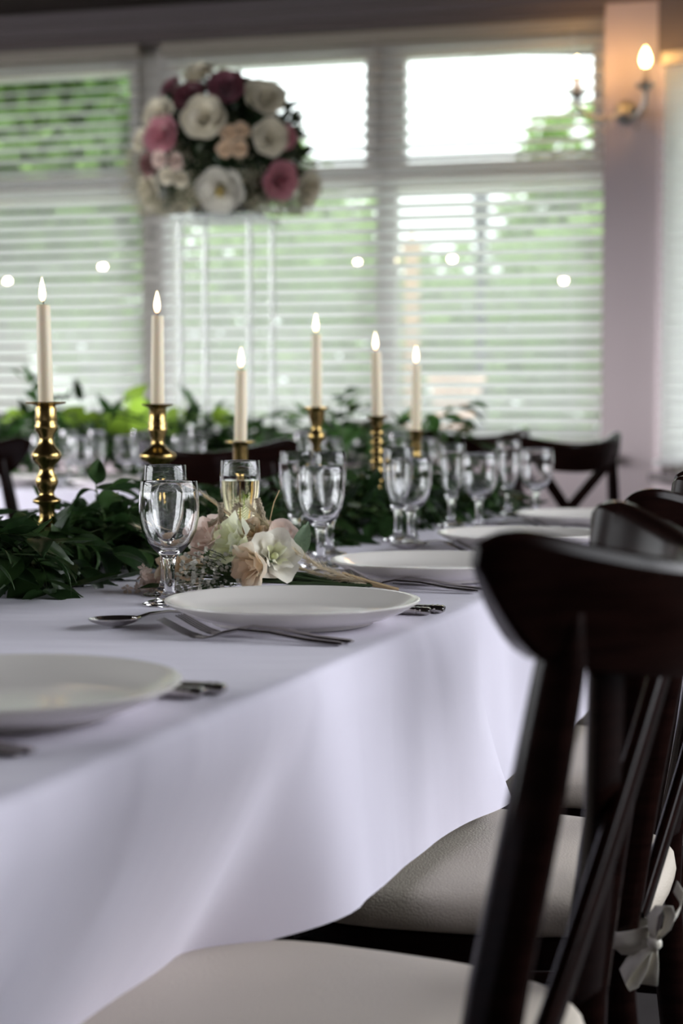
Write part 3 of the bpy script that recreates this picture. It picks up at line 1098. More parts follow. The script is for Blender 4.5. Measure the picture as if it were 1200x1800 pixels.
def candle(label, loc, h, lean=(0, 0), r=0.0112, fl=0.036):
    c = thing('taper_candle', label, 'candle', loc, 0, 'lit ivory candles on the long table')
    c.rotation_euler = (lean[0], lean[1], 0)
    MB().lathe([(0, -0.012), (r * 0.82, -0.012), (r * 0.95, 0.0), (r, 0.003), (r * 0.99, h * 0.4), (r * 0.9, h - 0.003), (r * 0.84, h), (r * 0.5, h - 0.0015), (0, h - 0.002)], 28).build('wax', M_WAX, c)
    MB().tube([(0, 0, h - 0.002), (0.0003, 0, h + 0.004), (-0.001, 0, h + 0.009), (-0.003, 0, h + 0.012)], [0.0009, 0.0009, 0.0008, 0.0006], 6).build('wick', M_WICK, c)
    prof = [(0, 0.0), (0.0026, 0.002), (0.0043, 0.007), (0.0050, 0.013), (0.0044, 0.020), (0.0030, 0.028), (0.0013, 0.036), (0, 0.042)]
    MB().lathe([(a, b * fl / 0.042) for a, b in prof], 14, (-0.001, 0, h + 0.005)).build('flame', flame_m, c)
    return c


def base(z):                                        # flared foot below z
    return [(0, 0), (0.046, 0), (0.048, 0.003), (0.047, 0.007), (0.040, 0.012), (0.034, 0.022), (0.026, 0.030)]


H1 = 0.249
P1 = base(0) + [(0.018, 0.036), (0.012, 0.045), (0.015, 0.055), (0.020, 0.064), (0.015, 0.073), (0.011, 0.085), (0.012, 0.100), (0.0205, 0.104), (0.0205, 0.108), (0.012, 0.113), (0.0105, 0.118), (0.014, 0.126),
                (0.0172, 0.134), (0.0150, 0.142), (0.0108, 0.150), (0.0118, 0.158), (0.0200, 0.166), (0.0226, 0.172), (0.0210, 0.178), (0.0140, 0.186), (0.0104, 0.196), (0.0112, 0.203), (0.0162, 0.211), (0.0170, 0.217),
                (0.0150, 0.221), (0.0165, 0.226), (0.0155, 0.234), (0.0160, 0.241), (0.0140, 0.246), (0.0150, H1 - 0.002), (0.0290, H1 + 0.001), (0.0292, H1 + 0.003), (0.0125, H1 + 0.002), (0.0115, H1 - 0.014), (0, H1 - 0.014)]
H2 = 0.246
P2 = base(0) + [(0.016, 0.038), (0.010, 0.050), (0.013, 0.062), (0.018, 0.072), (0.013, 0.085), (0.0095, 0.100), (0.0105, 0.115), (0.018, 0.128), (0.012, 0.142), (0.0125, 0.150), (0.027, 0.157), (0.0300, 0.162), (0.0295, 0.167),
                (0.020, 0.173), (0.012, 0.180), (0.0100, 0.188), (0.0125, 0.197), (0.0152, 0.204), (0.0160, 0.209), (0.0140, 0.212), (0.0158, 0.217), (0.0140, 0.221), (0.0135, 0.240), (0.0150, H2 - 0.003), (0.0255, H2 + 0.001),
                (0.0257, H2 + 0.003), (0.0125, H2 + 0.002), (0.0115, H2 - 0.014), (0, H2 - 0.014)]
H3 = 0.180
P3 = base(0) + [(0.014, 0.040), (0.010, 0.055), (0.014, 0.070), (0.018, 0.080), (0.012, 0.092), (0.009, 0.110), (0.011, 0.130), (0.0130, 0.145), (0.0130, 0.170), (0.0150, H3 - 0.002), (0.0275, H3 + 0.001), (0.0275, H3 + 0.003),
                (0.0125, H3 + 0.002), (0.0115, H3 - 0.014), (0, H3 - 0.014)]
H4 = 0.240
P4 = base(0) + [(0.015, 0.040), (0.009, 0.060), (0.0085, 0.10), (0.016, 0.112), (0.009, 0.125), (0.0085, 0.165), (0.016, 0.180), (0.0175, 0.187), (0.011, 0.195), (0.0095, 0.203), (0.0150, 0.220), (0.0165, 0.232), (0.0175, H4 - 0.003),
                (0.0255, H4), (0.0255, H4 + 0.003), (0.0125, H4 + 0.002), (0.0115, H4 - 0.014), (0, H4 - 0.014)]
H5 = 0.222
bead = []
for k in range(8):
    z0 = 0.045 + k * 0.0195
    bead += [(0.0085, z0), (0.0135, z0 + 0.006), (0.0135, z0 + 0.012), (0.0085, z0 + 0.018)]
P5 = base(0) + [(0.016, 0.038)] + bead + [(0.013, 0.207), (0.0135, H5 - 0.004), (0.022, H5), (0.022, H5 + 0.003), (0.0125, H5 + 0.002), (0.0115, H5 - 0.012), (0, H5 - 0.012)]
H6 = 0.188
P6 = base(0) + [(0.014, 0.040)] + [q for k in range(6) for q in ((0.0085, 0.045 + k * 0.02), (0.0125, 0.052 + k * 0.02), (0.0085, 0.062 + k * 0.02))] + [(0.012, 0.170), (0.014, H6 - 0.003), (0.017, H6), (0.017, H6 + 0.003), (0.0125, H6 + 0.002), (0.0115, H6 - 0.012), (0, H6 - 0.012)]
for prof, H, (x, y), h, lean, lab, lab2 in (
        (P1, H1, (-0.435, 2.559), 0.143, (0, R(-0.9)), 'knobbed brass candlestick at the left, rising from the garland', 'leftmost ivory candle, lit, on the knobbed brass stick'),
        (P2, H2, (-0.302, 2.854), 0.145, (0, R(0.5)), 'brass candlestick with a flared skirt behind the sharp wine glass', 'lit ivory candle on the stick with the flared skirt'),
        (P3, H3, (-0.180, 3.095), 0.127, (0, R(1.0)), 'short brass candlestick behind the filled flute', 'lit ivory candle standing above the filled flute'),
        (P4, H4, (-0.050, 3.472), 0.146, (0, 0), 'brass candlestick with a tapering cup above the second wine glass', 'lit ivory candle fourth from the left, on the tapering cup'),
        (P5, H5, (0.072, 3.519), 0.130, (0, R(-1.0)), 'tall beaded brass candlestick behind the third wine glass', 'lit ivory candle on the tall beaded stick'),
        (P6, H6, (0.165, 3.834), 0.146, (0, 0), 'slim brass candlestick farthest right in the garland', 'rightmost lit ivory candle, slim and farthest away')):
    candlestick(lab, (x, y, ZC), prof)
    candle(lab2, (x, y, ZC + H + 0.003 - 0.001), h, lean)


# ------------------------------------------------------------------ leaves and garlands
def leaf_mesh(name, bend, fold, wid, m, tip=1.0):
    """unit leaf along +x, length 1, pointed"""
    vs, fs = [], []
    NX, NY = 8, 5
    for i in range(NX + 1):
        f = i / NX
        w = wid * (math.sin(math.pi * f ** 0.8) ** 0.85) * (1 - 0.25 * f) if 0 < f < 1 else 0.004
        ang = bend * f
        cx = math.sin(ang) / bend if abs(bend) > 1e-3 else f
        cz = -(1 - math.cos(ang)) / bend if abs(bend) > 1e-3 else 0
        for j in range(NY):
            q = -1 + 2 * j / (NY - 1)
            vs.append((cx, q * w * math.cos(fold), cz + abs(q) * w * math.sin(fold) + 0.02 * math.sin(7 * f + 3 * q)))
    for i in range(NX):
        for j in range(NY - 1):
            fs.append((i * NY + j, i * NY + j + 1, (i + 1) * NY + j + 1, (i + 1) * NY + j))
    mb = MB()
    mb.add(vs, fs)
    return mb.mesh(name, m)


M_LEAF = [mat('ruscus_leaf_a', (0.024, 0.058, 0.016), 0.38, noise=0.3, nscale=6, thin=0.18), mat('ruscus_leaf_b', (0.034, 0.074, 0.020), 0.36, noise=0.3, nscale=6, thin=0.2),
          mat('ruscus_leaf_c', (0.018, 0.044, 0.013), 0.34, noise=0.3, nscale=6, thin=0.15)]
M_LIME = [mat('lime_leaf', (0.28, 0.44, 0.05), 0.45, noise=0.2, nscale=5, thin=0.5), mat('mid_green_leaf', (0.07, 0.17, 0.04), 0.42, noise=0.3, nscale=6, thin=0.35)]
M_STEM = mat('green_stem', (0.05, 0.09, 0.025), 0.5)
LEAVES = [leaf_mesh('leaf', b, f_, w, M_LEAF[k % 3]) for k, (b, f_, w) in enumerate(((0.6, 0.35, 0.23), (1.1, 0.3, 0.25), (-0.5, 0.4, 0.21), (1.6, 0.45, 0.22), (0.2, 0.25, 0.26), (0.9, 0.2, 0.29)))]


def garland(name, label, path, sprigs, nleaf, lsize, slen, height, mats, seed, lead, zmin, keep_key, origin, spread, upw=(0.1, 0.9)):
    rnd = random.Random(seed)
    g = thing(name, label, 'garland', origin)
    O = Vector(origin)
    stems = MB()
    leaves = []
    L = len(path) - 1
    stems.tube([Vector(p) - O for p in path], 0.006, 6)
    for i in range(sprigs):
        f = rnd.random() * L
        k = int(f)
        p = Vector(path[k]).lerp(Vector(path[min(k + 1, L)]), f - k)
        p += Vector((rnd.uniform(-1, 1) * spread, rnd.uniform(-1, 1) * spread, rnd.uniform(0, height * 0.35)))
        a = rnd.uniform(0, 2 * math.pi)
        d = Vector((math.cos(a), math.sin(a), rnd.uniform(*upw)))
        d.normalize()
        ln = slen * rnd.uniform(0.6, 1.25)
        pts = [p.copy()]
        n = max(3, int(nleaf * ln / slen))
        droop = rnd.uniform(0.05, 0.22)
        for q in range(n):
            d = (d + Vector((rnd.uniform(-.15, .15), rnd.uniform(-.15, .15), -droop))).normalized()
            p = p + d * (ln / n)
            p.z = max(p.z, zmin + 0.006)
            p.z = min(p.z, zmin + height + 0.03)
            pts.append(p.copy())
            sidev = d.cross(Vector((0, 0, 1)))
            if sidev.length < 0.1:
                sidev = Vector((1, 0, 0))
            sidev.normalize()
            ld = (d * rnd.uniform(0.3, 0.9) + sidev * (1 if q % 2 else -1) * rnd.uniform(0.5, 1.0) + Vector((0, 0, rnd.uniform(-0.5, 0.5)))).normalized()
            if q == n - 1:
                ld = d.copy()
            s = lsize * rnd.uniform(0.65, 1.25)
            if p.z + ld.z * s < zmin + 0.004:
                ld.z = (zmin + 0.006 - p.z) / s
                ld.normalize()
            up = Vector((rnd.uniform(-.6, .6), rnd.uniform(-.6, .6), 1)).normalized()
            y = up.cross(ld)
            if y.length < 0.05:
                y = Vector((0, 1, 0))
            y.normalize()
            zax = ld.cross(y)
            mtx = Matrix((ld, y, zax)).transposed()
            leaves.append((p - O, mtx, s, rnd.randrange(len(LEAVES)), rnd.choice(mats)))
        stems.tube([q - O for q in pts], 0.0011, 5)
    stems.build('stem', M_STEM, g)
    leaves.sort(key=lambda l: keep_key(l[0] + O))
    for p, mtx, s, k, m in leaves[:lead]:
        o = link('leaf', LEAVES[k], g, p, mtx.to_euler(), s)
        own_mat(o, m)
    rest = leaves[lead:]
    if rest:
        for mi, m in enumerate(mats):
            mb = MB()
            for p, mtx, s, k, mm in rest:
                if mm is m:
                    mb.add([p + mtx @ (v.co * s) for v in LEAVES[k].vertices], [tuple(f.vertices) for f in LEAVES[k].polygons])
            if mb.v:
                mb.build('leaves', m, g)['kind'] = 'stuff'
    return g


gp = [T(u, v, ZC + 0.02) for u, v in ((1.5, -0.70), (1.9, -0.70), (2.2, -0.69), (2.5, -0.665), (2.9, -0.635), (3.3, -0.59), (3.7, -0.56), (4.05, -0.55))]
garland('leaf_garland', 'dark green leaf garland running down the middle of the long table', gp, 270, 9, 0.068, 0.16, 0.125, M_LEAF, 21, 300, ZC, lambda p: abs(p.y - 2.15) if p.x > -0.75 else 9, T(2.2, -0.68, ZC), 0.075)
hp = [T(5.22 + 0.04 * math.sin(k * 1.3), -3.2 + k * 0.255, HT + 0.02) for k in range(10)]
MH = [M_LEAF[1], M_LIME[1], M_LEAF[2], M_LIME[1]]
hg = garland('leaf_garland', 'tall leafy garland along the head table before the windows', hp, 260, 8, 0.085, 0.24, 0.29, MH, 22, 300, HT + 0.005, lambda p: (p.y - 0.8 * p.x), T(5.22, -1.9, HT), 0.08, (0.3, 1.8))
# big lime leaves and a few pale blooms woven into it
rnd = random.Random(5)
for (u, v, z, s) in ((5.20, -2.10, 0.90, 0.17), (5.16, -2.00, 0.92, 0.18), (5.18, -2.19, 0.90, 0.15), (5.2, -1.90, 0.93, 0.13), (5.22, -2.28, 0.92, 0.12), (5.25, -2.05, 0.98, 0.12), (5.2, -1.72, 0.95, 0.10), (5.2, -2.5, 0.95, 0.09)):
    o = link('leaf', LEAVES[5], hg, T(u, v, z) - T(5.22, -1.9, HT), (R(rnd.uniform(40, 90)), R(rnd.uniform(-70, -20)), R(rnd.uniform(-40, 40))), (s, s * 1.5, s))
    own_mat(o, M_LIME[0])
    o['label'] = 'large lime green leaf'


# ------------------------------------------------------------------ flowers
def petal_mesh(r0, r1, h, half, curl, ruffle, seed, nx=7, ny=7):
    """one petal wrapped about the flower's axis, unit flower radius"""
    rnd = random.Random(seed)
    ph = rnd.uniform(0, 6)
    vs, fs = [], []
    for i in range(ny + 1):
        t = i / ny
        for j in range(nx + 1):
            q = -1 + 2 * j / nx
            te = t * (1 - 0.16 * abs(q) ** 3.5)
            r = r0 + (r1 - r0) * te ** 0.8 + curl * max(0, te - 0.6) ** 2 * 3
            z = h * te - curl * 0.9 * max(0, te - 0.62) ** 2 * 3
            wphi = half * (0.45 + 0.55 * math.sin(math.pi * min(1, 0.15 + 0.6 * t)))
            a = q * wphi
            r += ruffle * te * te * math.sin(5 * q + ph)
            z += ruffle * te * te * math.cos(4 * q + ph)
            r *= 1 + 0.06 * q
            vs.append((r * math.cos(a), r * math.sin(a), z))
    for i in range(ny):
        for j in range(nx):
            o = i * (nx + 1) + j
            fs.append((o, o + 1, o + nx + 2, o + nx + 1))
    return MB().add(vs, fs).mesh('petal', mat('petal_base', (0.8, 0.75, 0.65), 0.6))


ROSE_L = [(3, petal_mesh(0.04, 0.16, 0.82, 1.3, 0.02, 0.01, 1)), (4, petal_mesh(0.08, 0.34, 0.84, 1.0, 0.10, 0.02, 2)), (5, petal_mesh(0.12, 0.60, 0.76, 1.05, 0.20, 0.02, 3)), (6, petal_mesh(0.16, 0.84, 0.60, 0.98, 0.32, 0.03, 4))]
LISI_L = [(3, petal_mesh(0.06, 0.30, 1.05, 1.1, 0.10, 0.06, 5)), (4, petal_mesh(0.08, 0.55, 1.05, 0.9, 0.25, 0.09, 6)), (5, petal_mesh(0.10, 0.80, 0.98, 0.98, 0.38, 0.09, 7))]
CORE = MB().lathe([(0, -0.10), (0.10, -0.08), (0.20, 0.02), (0.17, 0.12), (0.12, 0.2), (0.12, 0.62), (0.05, 0.74), (0, 0.76)], 12).mesh('flower_core', mat('petal_base', (0.8, 0.75, 0.65), 0.6))
CALYX = MB().lathe([(0, -0.50), (0.05, -0.50), (0.06, -0.14), (0.13, -0.05), (0.24, 0.10), (0.22, 0.14), (0.1, 0.05), (0, 0.02)], 10).mesh('calyx', M_STEM)


def petal_mat(name, col, thin=0.3):
    return mat('petal_' + name, col, 0.55, noise=0.12, nscale=4, thin=thin, sheen=0.2)


PM = {'cream': petal_mat('cream', (0.90, 0.82, 0.62)), 'white': petal_mat('white', (0.93, 0.89, 0.76)), 'pink': petal_mat('dusty_pink', (0.58, 0.25, 0.29)), 'burgundy': petal_mat('burgundy', (0.16, 0.045, 0.06)),
      'mauve': petal_mat('mauve', (0.26, 0.09, 0.12)), 'peach': petal_mat('peach', (0.93, 0.68, 0.47)), 'blush': petal_mat('blush', (0.95, 0.73, 0.62)), 'lime': petal_mat('lime_cream', (0.88, 0.90, 0.55)),
      'brown': petal_mat('brown_pink', (0.22, 0.10, 0.09)), 'dusty': petal_mat('dusty_blush', (0.72, 0.52, 0.45)), 'yellow': petal_mat('yellow_heart', (0.85, 0.66, 0.25))}


def flower(name, parent, loc, axis, r, colour, layers, heart=None, roll=0.0, calyx=True, label=None, squash=1.0):
    q = Vector(axis).to_track_quat('Z', 'Y')
    f = link(name, CORE, parent, loc, (q.to_matrix() @ Matrix.Rotation(roll, 3, 'Z')).to_euler(), (r, r, r * squash))
    own_mat(f, PM[heart or colour])
    if label:
        f['label'] = label
    for k, (n, me) in enumerate(layers):
        for i in range(n):
            p = link('petal', me, f, (0, 0, 0), (0, R(random.uniform(-4, 4)), 2 * math.pi * (i + 0.37 * k) / n + random.uniform(-.15, .15)), random.uniform(0.92, 1.06))
            own_mat(p, PM[heart] if heart and k == 0 else PM[colour])
    if calyx:
        link('calyx', CALYX, f)
    return f


def gypsophila(parent, pts, spread, n, seed, rad=0.0022, m=None, origin=(0, 0, 0)):
    rnd = random.Random(seed)
    mb, st = MB(), MB()
    for i in range(n):
        c = Vector(rnd.choice(pts))
        p = c + Vector((rnd.gauss(0, 1), rnd.gauss(0, 1), rnd.gauss(0, 1))) * spread
        p.z = max(p.z, 0.006)
        r = rad * rnd.uniform(0.6, 1.3)
        for k in range(3):
            q = Euler((rnd.uniform(0, 6), rnd.uniform(0, 6), 0)).to_matrix()
            mb.add([p + q @ Vector(v) * r for v in ((-1, -.6, 0), (0, -1, .3), (1, -.6, 0), (1, .6, 0), (0, 1, .3), (-1, .6, 0))], [(0, 1, 2, 3, 4, 5)])
        if i % 2 == 0:
            o = Vector(origin)
            st.tube([p, p.lerp(o, 0.25) + Vector((0, 0, 0.004)), p.lerp(o, 0.5)], 0.0004, 4)
    a = mb.build('baby_breath', m or mat('gypsophila_white', (0.80, 0.78, 0.68), 0.7, thin=0.3), parent)
    a['kind'] = 'stuff'
    b_ = st.build('baby_breath_stems', M_STEM, parent)
    b_['kind'] = 'stuff'


# posy lying on the table
BX, BY = -0.112, 2.300
S1 = 1 / 1330.0


def bq(px, py, dy=0.0):
    """offsets in the posy, measured right / up from its middle at the table, 1330 units to the metre"""
    return Vector(((px - 450) * S1, dy, (1045 - py) * S1))


po = thing('flower_posy', 'posy of peach and cream flowers with dried grasses lying on the tablecloth', 'posy', (BX, BY, ZC))
fl_ = [('lisianthus', (408, 958), (-0.75, -0.55, 0.45), 0.042, 'lime', 'lime', 0.00, 'pale green and cream bloom'),
       ('lisianthus', (445, 995), (-0.75, -0.70, -0.15), 0.036, 'peach', None, -0.045, 'peach bloom facing down and left'),
       ('lisianthus', (482, 980), (0.35, -0.80, 0.35), 0.038, 'white', 'lime', -0.02, 'cream white bloom'),
       ('rose', (492, 945), (0.15, -0.75, 0.55), 0.027, 'blush', 'peach', 0.01, 'small blush rose'),
       ('lisianthus', (440, 945), (-0.1, -0.5, 0.8), 0.030, 'peach', None, 0.03, 'peach bloom at the back'),
       ('lisianthus', (360, 955), (-0.6, -0.5, 0.5), 0.034, 'dusty', None, 0.04, 'dusty blush bloom behind the wine glass'),
       ('lisianthus', (300, 1008), (-0.8, -0.6, 0.15), 0.034, 'peach', None, 0.02, 'peach bloom at the left end'),
       ('lisianthus', (335, 1012), (-0.3, -0.9, 0.2), 0.026, 'peach', None, 0.045, 'small orange peach bloom')]
for nm, (px, py), ax, r, c, hh, dy, lb in fl_:
    lay_ = LISI_L if nm == 'lisianthus' else ROSE_L
    p = bq(px, py, dy) - Vector(ax).normalized() * r * 0.55
    p.z = max(p.z, r * 0.75)
    flower(nm, po, p, ax, r, c, lay_, hh, random.uniform(0, 6), True, lb)
# small pink cluster at the far left
mb = MB()
rnd = random.Random(3)
for i in range(26):
    c = bq(262 + rnd.gauss(0, 16), 1028 + rnd.gauss(0, 10), 0.0 + rnd.gauss(0, 0.01))
    c.z = max(c.z, 0.006)
    q = Euler((rnd.uniform(0, 6), rnd.uniform(0, 6), 0)).to_matrix()
    for k in range(5):
        a = k * 1.2566
        mb.add([c, c + q @ Vector((math.cos(a - .5), math.sin(a - .5), .3)) * 0.006, c + q @ Vector((math.cos(a), math.sin(a), .4)) * 0.009, c + q @ Vector((math.cos(a + .5), math.sin(a + .5), .3)) * 0.006], [(0, 1, 2, 3)])
mb.build('pink_blossoms', PM['blush'], po)['kind'] = 'stuff'
gypsophila(po, [bq(345, 990, -0.02), bq(350, 1010, -0.03), bq(370, 1015, -0.03), bq(385, 1000, -0.02), bq(340, 1025, -0.03)], 0.014, 190, 8, 0.0024, origin=bq(460, 1030, 0))
# stems to the right
mb = MB()
rnd = random.Random(14)
for i in range(17):
    y0, y1 = rnd.uniform(-0.03, 0.03), rnd.uniform(-0.02, 0.03)
    z0, z1 = rnd.uniform(0.006, 0.030), rnd.uniform(0.004, 0.012)
    xa, xb = -0.02 + rnd.uniform(-.05, .05), 0.12 + rnd.uniform(-0.03, 0.05)
    mb.tube([(xa, y0, z0), ((xa + xb) / 2, (y0 + y1) / 2, (z0 + z1) / 2 + rnd.uniform(-.002, .006)), (xb, y1, z1)], rnd.uniform(0.0014, 0.0028), 6)
for i in range(6):
    mb.tube([bq(rnd.uniform(300, 420), rnd.uniform(980, 1030), rnd.uniform(-.01, .03)), bq(430, 1025, 0.0), bq(500, 1030, 0)], 0.0016, 6)
mb.build('stems', mat('dark_cut_stem', (0.035, 0.06, 0.02), 0.5), po)
# dried grasses
M_STRAW = mat('dried_straw', (0.62, 0.45, 0.24), 0.7, noise=0.25, nscale=30)
M_PLUME = mat('dried_plume', (0.74, 0.62, 0.45), 0.9, thin=0.3)


def plume(name, path, w, n, seed, hl=0.018, m=None):
    rnd = random.Random(seed)
    mb = MB()
    path = [Vector(p) for p in path]
    mb.tube(path, 0.0012, 5)
    for i in range(n):
        f = (i / n) * (len(path) - 1) * 0.999
        k = int(f)
        p = path[k].lerp(path[k + 1], f - k)
        d = (path[k] - path[k + 1]).normalized()
        e = Vector((rnd.gauss(0, 1), rnd.gauss(0, 1), rnd.gauss(0, 1))) * w
        tip = p + d * hl * rnd.uniform(0.6, 1.2) + e
        tip.z = max(tip.z, 0.003)
        s = Vector((rnd.gauss(0, 1), rnd.gauss(0, 1), rnd.gauss(0, 1))).normalized() * 0.0006
        mb.add([p - s, p + s, tip], [(0, 1, 2)])
    return mb.build(name, m or M_PLUME, po, False)


plume('dried_plume', [bq(520, 975, -0.01), bq(560, 1000, -0.01), bq(610, 1020, -0.005), bq(650, 1032, 0)], 0.0045, 520, 1)
plume('dried_plume', [bq(440, 900, 0.02), bq(468, 930, 0.015), bq(490, 960, 0.01), bq(520, 1000, 0.01)], 0.0045, 420, 2)
plume('dried_plume', [bq(520, 1003, 0.0), bq(560, 1015, 0.0), bq(610, 1027, 0.0)], 0.004, 300, 3)
plume('dried_plume', [bq(240, 935, 0.03), bq(262, 945, 0.03), bq(300, 960, 0.03)], 0.003, 60, 4)
plume('dried_plume', [bq(355, 880, 0.05), bq(390, 905, 0.045), bq(430, 935, 0.03)], 0.0025, 120, 6)
mb = MB()
for a, b_, c in (((600, 1012, -.004), (650, 1028, -.002), (700, 1042, 0.0)), ((590, 1018, 0), (640, 1033, .002), (692, 1041, .004))):
    mb.tube([bq(*a), bq(*b_), bq(*c)], 0.0022, 6)
mb.build('straw_stalk', M_STRAW, po)
# knobbly twisted dried tails
M_TAIL = mat('beige_dried_tail', (0.60, 0.50, 0.36), 0.9, noise=0.3, nscale=150, bump=0.8, bscale=500)
for pts in ([(360, 930, .03), (380, 920, .03), (405, 920, .025), (425, 928, .02), (445, 935, .02)], [(384, 918, .03), (383, 905, .03), (382, 890, .03)],
            [(412, 922, .025), (408, 905, .02), (412, 895, .02), (420, 892, .02)], [(460, 930, .02), (458, 908, .02), (452, 892, .02), (449, 882, .022)]):
    P = []
    for i in range(len(pts) - 1):
        for k in range(4):
            P.append(bq(*pts[i]).lerp(bq(*pts[i + 1]), k / 4) + Vector((0, 0, 0.0006 * (-1) ** k)))
    P.append(bq(*pts[-1]))
    MB().tube(P, [0.0040 + 0.0006 * (-1) ** k for k in range(len(P))], 8).build('dried_tail', M_TAIL, po)
mb = MB()
mb.tube([bq(470, 925, .03), bq(478, 890, .03), bq(488, 868, .03)], 0.0006, 4)
mb.tube([bq(350, 878, .05), bq(395, 912, .04), bq(430, 940, .03)], 0.0006, 4)
mb.build('grass_blade', M_STRAW, po)
M_VAR = mat('grey_green_leaf', (0.22, 0.32, 0.20), 0.5, noise=0.3, nscale=10, thin=0.25)
for (px, py, dy, s, rx, ry, rz) in ((520, 985, 0.0, 0.052, 60, -70, 30), (330, 1030, 0.0, 0.05, 20, -5, 170), (300, 1035, -0.02, 0.045, -10, -5, 200), (250, 1000, 0.03, 0.05, 30, -20, 160), (400, 1035, -0.03, 0.05, 10, 2, 185), (470, 1038, -0.045, 0.045, 0, 2, 20)):
    o = link('leaf', LEAVES[4], po, bq(px, py, dy), (R(rx), R(ry), R(rz)), s)
    own_mat(o, M_VAR if px == 520 else M_LEAF[1])

# ------------------------------------------------------------------ flower stand and its flower ball on the head table
SP = T(5.22, -1.72)
SPX, SPY = -0.375, 5.72
SPZ = 1.605
SS = 3050 / 5.72                                    # how many picture units a metre is over there
st = thing('flower_stand', 'tall clear acrylic flower stand with four rods on the head table', 'stand', (SPX, SPY, HT + 0.004), -WA)
hs = 0.118
MB().box((0, 0, 0.006), (0.28, 0.28, 0.010)).build('base_plate', M_ACRYL, st, False)
for sx_ in (-1, 1):
    for sy_ in (-1, 1):
        MB().tube([(sx_ * hs, sy_ * hs, 0.011), (sx_ * hs, sy_ * hs, 0.4), (sx_ * hs, sy_ * hs, SPZ - HT - 0.012)], 0.0095, 14).build('rod', M_ACRYL, st)
MB().box((0, 0, SPZ - HT - 0.005), (0.28, 0.28, 0.014)).build('top_plate', M_ACRYL, st, False)
RB = 0.285
BC = Vector((0, 0, 0.225))                          # centre of the ball over the tray
fa = thing('flower_arrangement', 'round arrangement of cream, pink and burgundy roses on the tall stand', 'flowers', (SPX, SPY, SPZ + 0.006))
MB().lathe([(0, 0.0), (0.105, 0.0), (0.115, 0.012), (0.115, 0.03), (0.09, 0.035), (0, 0.035)], 28).build('tray', mat('black_plastic_tray', (0.012, 0.013, 0.016), 0.4), fa)


def ball(px, py, depth):
    """a spot of the arrangement measured right / up from the stand's axis (393, 375); depth towards the room"""
    return Vector(((px - 397) / SS, -depth, (371 - py) / SS))


roses = [(300, 148, 21, 'mauve', .05), (352, 127, 28, 'cream', .03), (342, 180, 26, 'burgundy', .14), (403, 163, 30, 'mauve', .12), (470, 180, 33, 'cream', .08), (286, 207, 30, 'cream', .10),
         (368, 220, 36, 'cream', .20), (294, 245, 31, 'pink', .20), (480, 252, 29, 'cream', .16), (503, 248, 20, 'pink', .06), (495, 318, 31, 'pink', .17), (541, 326, 30, 'cream', .05),
         (393, 338, 36, 'white', .25), (263, 328, 31, 'cream', .10), (250, 240, 20, 'cream', .05), (267, 288, 21, 'brown', .13), (430, 130, 18, 'cream', -.10), (330, 240, 22, 'cream', -.2), (440, 220, 26, 'cream', -.22), (350, 300, 28, 'pink', -.24), (460, 310, 28, 'cream', -.22), (300, 330, 26, 'cream', -.2)]
for px, py, r, c, dp in roses:
    if dp > 0:
        q = ball(px, py, 0) - BC
        dp = math.sqrt(max(0.0009, (RB * 0.99) ** 2 - q.x ** 2 - (q.z / 0.9) ** 2))
    p = ball(px, py, dp)
    ax = (p - BC).normalized()
    if dp > 0.0:
        ax = (ax + Vector((-0.05, -0.55, 0.1))).normalized()
    rr = 1.12 * r / SS
    flower('rose', fa, p - ax * rr * 0.5, ax, rr, c, ROSE_L, 'yellow' if c == 'white' else None, random.uniform(0, 6), True, {'cream': 'cream rose', 'white': 'open white rose with a yellow heart', 'pink': 'dusty pink rose', 'mauve': 'mauve rose', 'burgundy': 'burgundy rose', 'brown': 'brown pink rose'}[c])
for px, py, c in ((410, 247, 'peach'), (431, 243, 'peach'), (403, 273, 'peach'), (428, 272, 'peach'), (295, 290, 'blush'), (322, 293, 'blush'), (307, 318, 'cream'), (330, 322, 'cream')):
    p = ball(px, py, .265)
    ax = ((p - BC).normalized() + Vector((0, -0.6, 0.1))).normalized()
    flower('spray_rose', fa, p - ax * 0.01, ax, 15 / SS, c, ROSE_L[1:], None, random.uniform(0, 6), True, 'small ' + c + ' spray rose')
# greenery
rnd = random.Random(44)
mbs = [MB(), MB()]
stm = MB()
MB().lathe([(0, 0.03), (0.10, 0.04), (0.16, 0.12), (0.175, 0.21), (0.15, 0.32), (0.08, 0.39), (0, 0.41)], 20).build('foam', mat('floral_foam', (0.03, 0.05, 0.025), 0.9, bump=0.5, bscale=60), fa)
for i in range(2400):
    d = Vector((rnd.gauss(0, 1), rnd.gauss(0, 1), rnd.gauss(0, 1))).normalized()
    rad = RB * rnd.uniform(0.45, 0.88) * (1.0 if d.z > -0.4 else 0.9)
    p = BC + Vector((d.x * 1.03, d.y, d.z * 0.86)) * rad
    if p.z < 0.012:
        p.z = 0.012 + rnd.uniform(0, 0.03)
    y = d.cross(Vector((rnd.gauss(0, 1), rnd.gauss(0, 1), rnd.gauss(0, 1)))).normalized()
    ld = (d * 0.7 + y * 0.8).normalized()
    yy = ld.cross(Vector((rnd.gauss(0, 1), rnd.gauss(0, 1), rnd.gauss(0, 1)))).normalized()
    mtx = Matrix((ld, yy, ld.cross(yy))).transposed()
    me = LEAVES[rnd.randrange(6)]
    s = rnd.uniform(0.035, 0.06)
    mbs[i % 2].add([p + mtx @ (v.co * s) for v in me.vertices], [tuple(f_.vertices) for f_ in me.polygons])
for k in (0, 1):
    mbs[k].build('greenery', M_LEAF[2] if k else mat('olive_leaf', (0.055, 0.070, 0.035), 0.45, thin=0.25), fa)['kind'] = 'stuff'
